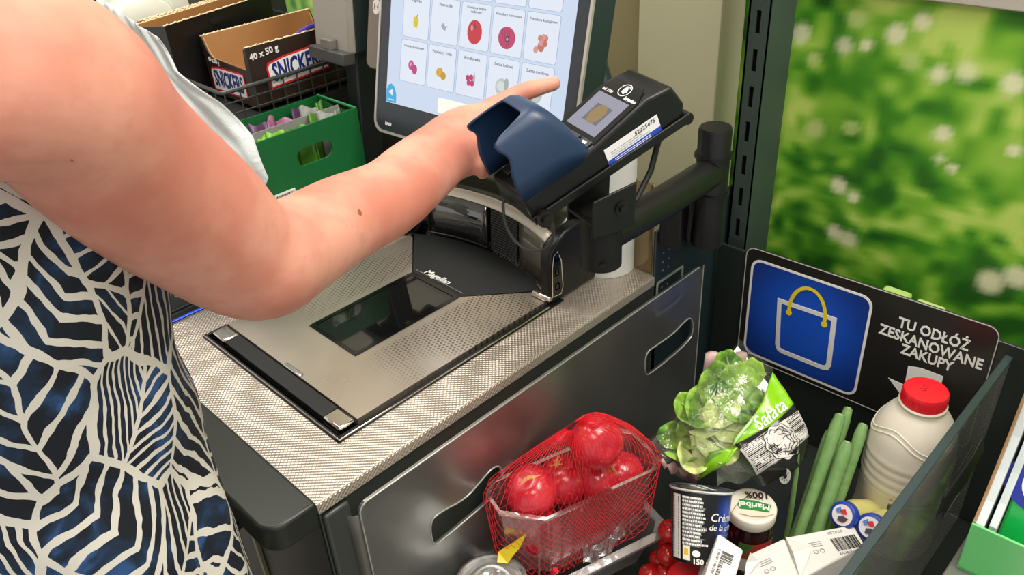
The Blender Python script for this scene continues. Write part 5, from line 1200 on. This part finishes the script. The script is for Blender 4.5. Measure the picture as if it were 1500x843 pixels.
text('lettering', '40 x 50 g', .013, white_print, B1, frame((.345, .5602, .267), (1, 0, .1), (0, 0, 1)), bold=.0003)
logo(B1, frame((.3166, .688, .195), (0, -1, .0), (0, 0, 1)), .105, .040, .03)
text('lettering', '40 x 50 g', .009, white_print, B1, frame((.3166, .672, .243), (0, -1, -.05), (0, 0, 1)), bold=.0003)
obj('wrapper_edge', MB().tube([(.395, .566, .276), (.43, .567, .284), (.47, .569, .286), (.51, .569, .287)], [.002, .004, .005, .005], 8), M('wrapper_purple', '#4a3aa0', .35), B1, smooth=True, label='purple wrapper edge')
text('lettering', 'IRIS', .012, white_print, B2, frame((.2656, .728, .228), (0, -1, 0), (0, 0, 1)), bold=.0006)
obj('logo_red', MB().box(.2652, .2656, .738, .752, .242, .250), red_print, B2)
obj('hand_hole', MB().prism([(.36 + .012 * math.cos(a), .290 + .005 * math.sin(a)) for a in np.linspace(0, 2 * PI, 16)[:-1]], .6955, .6968, lambda a, b, h: (a, h, b)), matte_black, B2)
obj('flap', MB().add([(.41, .795, .300), (.46, .795, .299), (.465, .772, .305), (.415, .768, .306)], [(0, 1, 2, 3)]), kr, B3, solid=.002)

B2.rotation_euler.z = math.radians(14); B3.rotation_euler.z = math.radians(14)
# green tray of seed packets in front of the rack
gx0, gx1, gy0, gy1, gz0, gz1 = .2285, .410, .4405, .540, .061, .189
grn = M('tray_dark_green', '#0e5a2c', .4); t = NT(grn); co = t.coord(); t.put(t.p.inputs['Base Color'], t.mix(t.noise(co, 7, 2), lin('#0f5228'), lin('#137038')))
seed = thing('seed_tray', 'dark green cardboard tray with an oval hand hole behind the arm', 'tray', ((gx0 + gx1) / 2, .49, gz0))
hole = [(.327 + (.017 if math.cos(a) > 0 else -.017) + .0135 * math.cos(a), .146 + .0135 * math.sin(a)) for a in np.linspace(0, 2 * PI, 33)[:-1]]
obj('front_wall', pane_mb([(gx0, gz0), (gx1, gz0), (gx1, gz1), (gx0, gz1)], [hole], .003, lambda a, b, h: (a, gy0 + h, b)), grn, seed)
obj('back_wall', MB().box(gx0, gx1, gy1 - .003, gy1, gz0, gz1), grn, seed)
sp = [(gy0 + .002, gz0), (gy1 - .003, gz0), (gy1 - .003, gz1), (.505, .180), (.470, .180), (gy0 + .002, gz1)]
for x in (gx0, gx1 - .003): o = obj('side_wall', MB().prism(sp, x, x + .003, lambda a, b, h: (h, a, b)), grn, seed); normals_out(o)
obj('bottom', MB().box(gx0, gx1, gy0, gy1, gz0, gz0 + .003), grn, seed)
obj('divider', MB().box(gx0 + .004, gx1 - .004, .482, .4835, gz0 + .004, gz1 - .003), M('divider_grey', '#8e8f8a', .5), seed)
obj('rim_edge', MB().tube([(gx1 - .0015, gy1, gz1), (gx1 - .0015, gy0, gz1)], .0022, 6), M('rim_green', '#2c8a4c', .4), seed)
bcl = frame((.2495, gy0 - .0016, .083), (1, 0, 0), (0, 0, 1)); obj('barcode_label', MB().box(0, .034, 0, .024, 0, .0006, bcl), white_print, seed)
o = obj('barcode', barcode(lambda a, b, h: bcl @ Vector((.002 + a, .003 + b, .0009)), .030, .018, 20, 21), black_print, seed); o['kind'] = 'stuff'
sm = [M('packet_lime', '#6fae25', .35), M('packet_green', '#4b7d25', .35), M('packet_plum', '#4f2c52', .35), M('packet_pink', '#8f5877', .35), M('packet_grey', '#7c7f78', .4)]
rs = random.Random(3)
names = ['lime green', 'mid green', 'plum', 'dusty pink', 'grey']
ords = ['first', 'second', 'third', 'fourth', 'fifth', 'sixth', 'seventh', 'eighth']
for row, (yy, n) in enumerate(((.4505, 8), (.497, 8))):
    for k in range(n):
        x = gx0 + .008 + k * .0215; c = (0, 0, 0, 1, 1, 1, 4, 4)[k] if row == 0 else (2, 2, 2, 3, 3, 2, 4, 1)[k]
        hh = rs.uniform(.108, .122); lean = rs.uniform(.002, .008)
        T = thing('seed_packet', '%s packet, %s from the left in the %s row of the green tray' % (names[c], ords[k], 'front' if row == 0 else 'rear'), 'packet', (x + .01, yy + .012, gz0 + .003), group='packets in the green tray')
        mb = MB().grid(lambda u, v: (x + .0195 * u, yy + .004 + .010 * v + lean * math.sin(u * PI) + .018 * (u if k % 2 else 1 - u), gz0 + .004 + hh * v + .003 * math.sin(u * PI * 2 + k)), 5, 4)
        obj('packet', mb, sm[c], T, smooth=True, solid=.003)
# grey customer display box beside the monitor
dv = thing('grey_device', 'grey boxy device with a dark side, hanging beside the monitor top', 'device', (.45, .49, .255))
dm = Matrix.Translation((.422, .452, .262)) @ Euler((.0, math.radians(6), 0)).to_matrix().to_4x4()
obj('light_shell', MB().box(-.001, .012, .0, .088, 0, .30, dm), M('shell_taupe', '#9b958c', .45), dv, bevel=.003)
obj('dark_shell', MB().box(.0115, .085, .001, .074, 0, .30, dm), teal_metal, dv, bevel=.003)
obj('lip', MB().box(-.016, .006, -.004, .085, -.014, .004, dm), M('lip_dark', '#3f413f', .4), dv, bevel=.002)
obj('lip_tab', MB().box(-.014, -.002, .030, .055, .004, .018, dm), M('lip_tab_grey', '#6e6a64', .4), dv, bevel=.001)
obj('stem', MB().box(.02, .06, .015, .045, -.30, .0, dm), M('stem_dark', '#22292b', .4), dv, bevel=.003)
obj('foot', MB().box(.44, .50, .455, .50, -.004, .003), matte_black, dv)

# rolls of carrier bags with loose film hanging down
white_roll = mottled('roll_white', '#cfd3c6', '#e0e4da', 18, .3, bump=.5, bscale=26)
for k, (c, r, l, lab) in enumerate((((.2915, .822, .2745), .053, .10, 'roll of white plastic bags with a dark hollow core, left of the boxes'), ((.392, .840, .300), .046, .09, 'second roll of white plastic bags, behind the first'))):
    T = thing('bag_roll', lab, 'roll', c, group='rolls of plastic bags')
    d = Vector((.06, 1, .0)).normalized(); c = Vector(c)
    x_ = d.cross(Vector((0, 0, 1))).normalized(); mm = Matrix((x_, d.cross(x_) * -1, d)).transposed().to_4x4(); mm = Matrix((x_, d.cross(x_), d)).transposed().to_4x4(); mm.translation = c
    obj('roll', MB().lathe([(.016, 0), (r - .004, 0), (r, .004), (r, l - .004), (r - .004, l), (.016, l), (.016, 0)], 40, mm, close=False), white_roll, T, smooth=True, angle=50)
    obj('core', MB().lathe([(.0158, .002), (.0158, l - .002)], 24, mm), M('core_dark', '#4b4c3e', .7), T, smooth=True)
    obj('hanger', MB().tube([c + d * (l - .01), c + d * (l + .02), c + d * (l + .02) + Vector((0, 0, -.10))], .004, 6), wire, T, smooth=True)
SL = [(.1193, .5078, .4016), (.1107, .4977, .3239), (.1042, .4747, .2523), (.0915, .4622, .1862), (.0756, .4577, .1258), (.0567, .4681, .0793), (.0497, .4826, .0507)]
SR = [(.1366, .4616, .3482), (.1477, .4475, .3063), (.1755, .4183, .2653), (.1932, .3949, .22), (.1965, .3783, .1666), (.1426, .4054, .0634), (.0716, .4598, .0107)]
def sheet(u, v):
    k = min(5, int(v * 6)); f = v * 6 - k
    l = Vector(SL[k]).lerp(Vector(SL[k + 1]), f); r = Vector(SR[k]).lerp(Vector(SR[k + 1]), f); p = l.lerp(r, u)
    q = .004 * math.sin(u * 19 + v * 9) + .003 * math.sin(u * 37 - v * 14) + .006 * math.sin(v * 17 + u * 4)
    return p + Vector((-.6, -.5, .3)) * q + Vector((.016, -.012, .002)) * u
bagm = M('bag_film_white', '#dde4e4', .3, Subsurface_Weight=.1); bagm.node_tree.nodes['Principled BSDF'].inputs['Alpha'].default_value = .86
t = NT(bagm); t.bump(t.noise(t.coord(), 45, 4, .6, 2), .5, .004)
fs = obj('plastic_bag', MB().grid(sheet, 40, 60), bagm, None, smooth=True, angle=180, solid=.0005, loc=(.12, .47, .35)); tag(fs, 'loose white plastic bag film hanging down behind the arm', 'plastic bag')


# ------------------------------------------------------------------ the customer
person = thing('person', 'person in a navy and white leaf-print dress pointing at the screen', 'person', (-.2, .07, FZ))
skin = M('skin', '#dfa58c', .5, spec=.25, Subsurface_Weight=.06); t = NT(skin); co = t.coord()
t.p.inputs['Subsurface Radius'].default_value = (.012, .005, .003); t.p.inputs['Subsurface Scale'].default_value = .6
n1 = t.noise(co, 9, 3, .55); n2 = t.noise(co, 70, 3, .6); mole = t.smooth(t.noise(co, 75, 0), .88, .895)
c = t.mix(t.smooth(n1, .38, .64), lin('#d69a86'), lin('#c47c6a')); c = t.mix(t.m('MULTIPLY', t.smooth(n2, .45, .75), .30), c, lin('#bd7563'))
t.put(t.p.inputs['Base Color'], t.mix(mole, c, lin('#8a5540'))); t.bump(t.noise(co, 420, 3), .12, .001)
V3 = Vector
def limb(mb, pts, seg=20, up=None, ry=None):
    mb.tube([p for p, r in pts], [r for p, r in pts], seg, True, ry, up)
def smoothpath(P, n=6):
    """Catmull-Rom through (point, radius[, radius2])"""
    out = []
    A = [np.array(list(p[0]) + list(p[1:])) for p in P]
    for i in range(len(A) - 1):
        p0 = A[max(i - 1, 0)]; p1 = A[i]; p2 = A[i + 1]; p3 = A[min(i + 2, len(A) - 1)]
        for k in range(n):
            q = k / n; out.append(.5 * ((2 * p1) + (p2 - p0) * q + (2 * p0 - 5 * p1 + 4 * p2 - p3) * q * q + (3 * p1 - p0 - 3 * p2 + p3) * q ** 3))
    out.append(A[-1]); return out
def tubep(mb, P, seg=18, n=6, up=None, rnd=True):
    S = smoothpath(P, n)
    if rnd:
        e = S[-1].copy(); d = S[-1][:3] - S[-2][:3]; d = d / np.linalg.norm(d); r = S[-1][3]
        for k in (.4, .75, .95): 
            q = e.copy(); q[:3] = e[:3] + d * r * .8 * k; q[3:] = e[3:] * math.sqrt(1 - k * k); S.append(q)
    mb.tube([V3(s[:3]) for s in S], [s[3] for s in S], seg, True, [s[4] if len(s) > 4 else s[3] for s in S], up)
bodymb = MB()
hn = V3((0, -.59, .80)); hf = V3((.96, .24, .16)).normalized(); hb = V3((-.61, -.64, -.46)).normalized()
ARM = [((-.205, -.085, .490), .052, .052), ((-.165, -.108, .492), .052, .052), ((-.1251, -.103, .4708), .0505, .0505), ((-.1049, -.0822, .4323), .0510, .0510), ((-.0835, -.0612, .3950), .0532, .0532), ((-.0510, -.0425, .3480), .0525, .0525),
       ((-.0261, -.0352, .3090), .0480, .0480), ((-.0045, -.0325, .2895), .0455, .0455), ((.0290, -.0175, .2800), .0412, .041), ((.0921, .0068, .2718), .0392, .039), ((.1538, .0230, .2645), .0368, .035), ((.2062, .0456, .2628), .0365, .030), ((.2535, .06, .2655), .0345, .0255), ((.2856, .0683, .2640), .0380, .0215), ((.3079, .0690, .2635), .0400, .019), ((.3270, .0625, .2655), .0375, .0145)]
tubep(bodymb, ARM, 28, 5, up=hn)
bodymb.ball((.0035, -.0375, .2630), .0175)                         # point of the elbow
bodymb.ball((.012, -.034, .272), .027)
def finger(P, seg=14): tubep(bodymb, P, seg, 5, up=hn)
finger([((.300, .0745, .2690), .012), ((.3458, .0827, .2802), .0128), ((.3680, .0755, .2870), .0110), ((.3867, .0698, .2915), .0112), ((.4095, .0617, .2938), .0098), ((.4245, .0545, .2949), .0086)])
for m_, l1, r, c in (((.3391, .0639, .2699), .040, .0108, 0), ((.3256, .0512, .2591), .036, .0103, 1), ((.3059, .0405, .2496), .028, .0092, 2)):
    m_ = V3(m_); p1 = m_ + hf * l1 * .75 - hn * l1 * .55; p2 = p1 - hn * l1 * .62 - hf * l1 * .28; p3 = p2 - hf * l1 * .52 + hn * .004
    finger([(tuple(m_ - hf * .030), r), (tuple(m_), r * 1.1), (tuple(p1), r), (tuple(p2), r * .9), (tuple(p3), r * .8)])
tm_ = V3((.285, .085, .258)); finger([(tuple(V3((.268, .078, .258))), .014), (tuple(tm_ + V3((.012, .012, -.012))), .0145), (tuple(tm_ + V3((.038, .014, -.026))), .0115), (tuple(tm_ + V3((.058, .004, -.036))), .0095)])
# torso, neck, head, other arm, legs
TC = [(.52, -.205, .07, .055, .11), (.47, -.20, .07, .095, .165), (.42, -.195, .07, .115, .150), (.34, -.187, .075, .122, .150), (.24, -.183, .08, .115, .143), (.14, -.188, .08, .112, .143), (.05, -.197, .08, .122, .165), (-.05, -.215, .08, .130, .178), (-.12, -.22, .08, .13, .175)]
def loft(mb, S, seg=36, grow=0, wav=None):
    vs = []
    for z, x, y, rx, ry in S:
        for k in range(seg):
            a = 2 * PI * k / seg; w_ = wav(a, z) if wav else 0
            vs.append((x + (rx + grow + w_) * math.cos(a), y + (ry + grow + w_) * math.sin(a), z))
    n = len(S); fs = [(i * seg + k, (i + 1) * seg + k, (i + 1) * seg + (k + 1) % seg, i * seg + (k + 1) % seg) for i in range(n - 1) for k in range(seg)]
    fs += [tuple(range(seg)), tuple(range((n - 1) * seg, n * seg))[::-1]]
    return mb.add(vs, fs)
loft(bodymb, TC)
tubep(bodymb, [((-.215, .07, .48), .07, .07), ((-.205, .07, .545), .052, .052), ((-.185, .07, .61), .050, .050)], 20, 4)
bodymb.ball((-.17, .07, .700), .098, 28, 20, (.92, .76, 1.12)); bodymb.ball((-.130, .07, .640), .052, 20, 14, (1, .95, .95))
tubep(bodymb, [((-.083, .07, .700), .008), ((-.072, .07, .682), .011), ((-.066, .07, .668), .013), ((-.08, .07, .660), .009)], 12, 4)
for s_ in (-1, 1): bodymb.ball((-.175, .07 + s_ * .076, .690), .026, 14, 10, (.55, .35, 1.1)); bodymb.ball((-.118, .07 + s_ * .038, .668), .026, 14, 10, (.8, 1, 1))
tubep(bodymb, [((-.083, .048, .646), .005), ((-.074, .07, .645), .008), ((-.083, .092, .646), .005)], 10, 4); 
LA = [((-.205, .20, .485), .05), ((-.205, .255, .452), .05), ((-.195, .295, .35), .046), ((-.185, .325, .21), .039), ((-.17, .335, .09), .036), ((-.155, .338, -.03), .026)]
tubep(bodymb, LA, 20, 5)
tubep(bodymb, [((-.155, .338, -.02), .030, .022), ((-.15, .337, -.065), .038, .019), ((-.147, .334, -.105), .036, .015)], 16, 4, up=(0, 1, 0))
for k in range(4): bx_ = -.175 + k * .0185; tubep(bodymb, [((bx_, .335, -.095), .0095), ((bx_ + .002, .331, -.130), .0088), ((bx_ + .004, .322, -.158 - .006 * (k in (1, 2))), .0078), ((bx_ + .005, .310, -.172), .0068)], 10, 4)
tubep(bodymb, [((-.125, .332, -.04), .013), ((-.108, .324, -.075), .0115), ((-.102, .317, -.105), .009)], 10, 4)
for s_ in (-1, 1):
    y = .08 + s_ * .085; tubep(bodymb, [((-.21, y, -.06), .085), ((-.205, y, -.25), .070), ((-.20, y, -.42), .053), ((-.21, y, -.55), .052), ((-.215, y, -.72), .035), ((-.215, y, -.83), .034)], 18, 4)
    tubep(bodymb, [((-.235, y, -.845), .030, .028), ((-.16, y, -.852), .036, .026), ((-.09, y, -.862), .038, .016), ((-.055, y, -.866), .028, .012)], 16, 4, up=(0, 0, 1))
bm_o = obj('body_raw', bodymb, skin, None)
bmx = bmesh.new(); bmx.from_mesh(bm_o.data); bmesh.ops.recalc_face_normals(bmx, faces=bmx.faces); bmx.to_mesh(bm_o.data); bmx.free()
rm = bm_o.modifiers.new('r', 'REMESH'); rm.mode = 'VOXEL'; rm.voxel_size = .0029
sm_ = bm_o.modifiers.new('s', 'SMOOTH'); sm_.factor = .5; sm_.iterations = 9
me = bpy.data.meshes.new_from_object(bm_o.evaluated_get(bpy.context.evaluated_depsgraph_get()))
bpy.data.objects.remove(bm_o)
me.name = 'body'; me.transform(WM[person.name].inverted()); me.polygons.foreach_set('use_smooth', [True] * len(me.polygons))
me.materials.clear(); me.materials.append(skin)
body = bpy.data.objects.new('body', me); COL.objects.link(body); body.parent = person
# face and hair
ew = M('eye_white', '#e9e4df', .2); ei = M('iris_brown', '#4a3020', .2); hm = M('hair_brown', '#4a3222', .5)
t = NT(hm); t.bump(t.noise(t.coord(), 60, 4), .6, .004)
for s_ in (-1, 1):
    e = obj('eye', MB().ball((-.093, .07 + s_ * .032, .705), .0125, 16, 10), ew, person, smooth=True); obj('iris', MB().ball((-.0835, .07 + s_ * .032, .704), .0058, 12, 8, (.6, 1, 1)), ei, e, smooth=True)
    obj('eyebrow', MB().tube([(-.088, .07 + s_ * .017, .724), (-.080, .07 + s_ * .032, .730), (-.090, .07 + s_ * .050, .725)], .003, 8), hm, person, smooth=True)
obj('lips', MB().tube([(-.080, .050, .645), (-.0655, .07, .645), (-.080, .090, .645)], [.003, .0065, .003], 10), M('lips', '#b86a60', .4), person, smooth=True)
def hairf(u, v):
    a = 2 * PI * u; q = v
    face_ = max(0, math.cos(a)) ** 2
    zz = .836 - (.32 - .215 * face_) * q ** 1.3; r = math.sin(min(1, q * 1.7) * PI / 2)
    wv = .004 * math.sin(a * 17) * q
    return (-.182 + (.108 * r + wv) * math.cos(a) - .02 * q * (1 - face_), .07 + (.092 * r + wv) * math.sin(a), zz)
obj('hair', MB().grid(hairf, 64, 20, wrap=True), hm, person, smooth=True, angle=180, solid=.008)
# nails on the pointing hand
nl = M('nail', '#e0a79a', .25)
p_ = V3((.4205, .0565, .2950)); n2_ = (hn - hf * hn.dot(hf)).normalized()
# dress with leaf print
DS = [(.535, -.205, .07, .030, .075), (.50, -.207, .07, .086, .142), (.46, -.202, .07, .113, .163), (.42, -.194, .07, .126, .160), (.37, -.184, .072, .130, .156), (.32, -.181, .075, .1285, .153), (.26, -.180, .08, .121, .148), (.20, -.180, .08, .117, .146), (.14, -.183, .08, .118, .150), (.08, -.190, .08, .124, .164), (.03, -.196, .08, .130, .178), (-.03, -.204, .08, .134, .190), (-.10, -.214, .08, .142, .205), (-.20, -.222, .08, .152, .220), (-.32, -.225, .08, .163, .232), (-.43, -.228, .08, .176, .245)]
dm_ = bpy.data.meshes.new('dress'); seg = 160; rows = 130
zs_ = np.linspace(DS[0][0], DS[-1][0], rows); A_ = np.array(DS)[::-1]
vs = []
for j, z in enumerate(zs_):
    x, y, rx, ry = [np.interp(z, A_[:, 0], A_[:, i]) for i in (1, 2, 3, 4)]
    for k in range(seg + 1):
        a = 2 * PI * k / seg; low = min(1, max(0, (.22 - z) / .5))
        w_ = .0005 + low * (.010 * math.sin(a * 9 + 1.2 + z * 2) + .006 * math.sin(a * 14 + z * 5)) + .0022 * math.sin(z * 55 + a * 4) * math.exp(-((z - .17) / .09) ** 2) + .0018 * math.sin(z * 38 - a * 6)
        w_ = w_ if math.cos(a) < .6 or z > .06 else min(w_, .004)
        vs.append((x + (rx + w_ + .003) * math.cos(a), y + (ry + w_ + .003) * math.sin(a), z))
fs = [(j * (seg + 1) + k, (j + 1) * (seg + 1) + k, (j + 1) * (seg + 1) + k + 1, j * (seg + 1) + k + 1) for j in range(rows - 1) for k in range(seg)]
inv = WM[person.name].inverted(); dm_.from_pydata([tuple(inv @ V3(v)) for v in vs], [], fs); dm_.update()
uvl = dm_.uv_layers.new(name='UVMap'); W_ = .95; H_ = DS[0][0] - DS[-1][0]
vi = np.zeros(len(dm_.loops), dtype=np.int32); dm_.loops.foreach_get('vertex_index', vi)
uv = np.stack([(vi % (seg + 1)) / seg * W_, -(vi // (seg + 1)) / (rows - 1) * H_], 1).astype(np.float32); uvl.data.foreach_set('uv', uv.ravel())
dm_.polygons.foreach_set('use_smooth', [True] * len(dm_.polygons))
dress_m = M('dress_fabric', '#1b2338', .75, spec=.25); t = NT(dress_m); uvn = t.n('ShaderNodeUVMap').outputs[0]
wob = t.n('ShaderNodeTexNoise'); t.put(wob.inputs['Vector'], uvn); wob.inputs['Scale'].default_value = 14; wob.inputs['Detail'].default_value = 3
vm = t.n('ShaderNodeVectorMath', operation='SUBTRACT'); t.put(vm.inputs[0], wob.outputs['Color']); vm.inputs[1].default_value = (.5, .5, .5)
vs2 = t.n('ShaderNodeVectorMath', operation='SCALE'); t.put(vs2.inputs[0], vm.outputs[0]); vs2.inputs['Scale'].default_value = .030
va = t.n('ShaderNodeVectorMath', operation='ADD'); t.put(va.inputs[0], uvn); t.put(va.inputs[1], vs2.outputs[0])
mp = t.n('ShaderNodeVectorMath', operation='MULTIPLY'); t.put(mp.inputs[0], va.outputs[0]); mp.inputs[1].default_value = (15, 10.5, 0)
v1 = t.n('ShaderNodeTexVoronoi', voronoi_dimensions='2D', feature='F1'); t.put(v1.inputs['Vector'], mp.outputs[0]); v1.inputs['Scale'].default_value = 1; v1.inputs['Randomness'].default_value = .9
v2 = t.n('ShaderNodeTexVoronoi', voronoi_dimensions='2D', feature='DISTANCE_TO_EDGE'); t.put(v2.inputs['Vector'], mp.outputs[0]); v2.inputs['Scale'].default_value = 1; v2.inputs['Randomness'].default_value = .9
dl_ = t.n('ShaderNodeVectorMath', operation='SUBTRACT'); t.put(dl_.inputs[0], mp.outputs[0]); t.put(dl_.inputs[1], v1.outputs['Position'])
sx_ = t.sep(dl_.outputs[0]); cr = t.sep(v1.outputs['Color'])
ang = t.m('MULTIPLY', cr[0], 6.283); ca = t.m('COSINE', ang); sa = t.m('SINE', ang)
lx = t.m('SUBTRACT', t.m('MULTIPLY', sx_[0], ca), t.m('MULTIPLY', sx_[1], sa)); ly = t.m('ADD', t.m('MULTIPLY', sx_[0], sa), t.m('MULTIPLY', sx_[1], ca))
chev = t.m('MULTIPLY', t.m('ABSOLUTE', lx), t.m('SUBTRACT', t.m('MULTIPLY', cr[1], 2.2), .5))
freq = t.m('ADD', 3.1, t.m('MULTIPLY', cr[2], 2.8))
ph = t.m('FRACT', t.m('MULTIPLY', t.m('ADD', ly, chev), freq)); tri = t.m('ABSOLUTE', t.m('SUBTRACT', ph, .5))
wn = t.noise(uvn, 60, 2)
thr = t.m('ADD', .150, t.m('ADD', t.m('MULTIPLY', t.m('SUBTRACT', wn, .5), .22), t.m('MULTIPLY', t.m('SUBTRACT', cr[2], .5), .10)))
stripe = t.m('LESS_THAN', tri, thr); edge = t.m('LESS_THAN', v2.outputs['Distance'], t.m('ADD', .018, t.m('MULTIPLY', wn, .045)))
rib = t.m('MULTIPLY', t.m('LESS_THAN', t.m('ABSOLUTE', lx), .028), t.m('GREATER_THAN', cr[1], .45))
white = t.m('MAXIMUM', t.m('MAXIMUM', stripe, edge), rib)
blue = t.noise(uvn, 22, 4, .6, .5)
ink = t.ramp(blue, [(0.0, lin('#14161b')), (.47, lin('#171c25')), (.57, lin('#1c3048')), (.72, lin('#34588f'))])
t.put(t.p.inputs['Base Color'], t.mix(white, ink, lin('#cdcbc2')))
t.bump(t.noise(uvn, 300, 2), .1, .001)
dm_.materials.append(dress_m); dress = bpy.data.objects.new('dress', dm_); COL.objects.link(dress); dress.parent = person
q = dress.modifiers.new('thickness', 'SOLIDIFY'); q.thickness = .0012; q.offset = 1

# ------------------------------------------------------------------ ceiling lamps that light the place
cl_m = emit('lamp_diffuser', '#fff4e4', 4)
for k, (x, y, l) in enumerate(((.55, -.85, 'white ceiling lamp panel above the bagging bay'), (-.55, -.95, 'white ceiling lamp panel behind the customer'), (.15, .75, 'white ceiling lamp panel above the snack rack'))):
    T = thing('ceiling_lamp', l, 'lamp', (x, y, 1.70))
    obj('lamp_frame', ring_mb(rrect(x - .3, x + .3, y - .58, y + .58, .01), rrect(x - .275, x + .275, y - .55, y + .55, .01), 1.67, 1.70, lambda a, b, h: (a, b, h)), white_print, T)
    obj('diffuser', MB().box(x - .275, x + .275, y - .55, y + .55, 1.685, 1.69), cl_m, T)
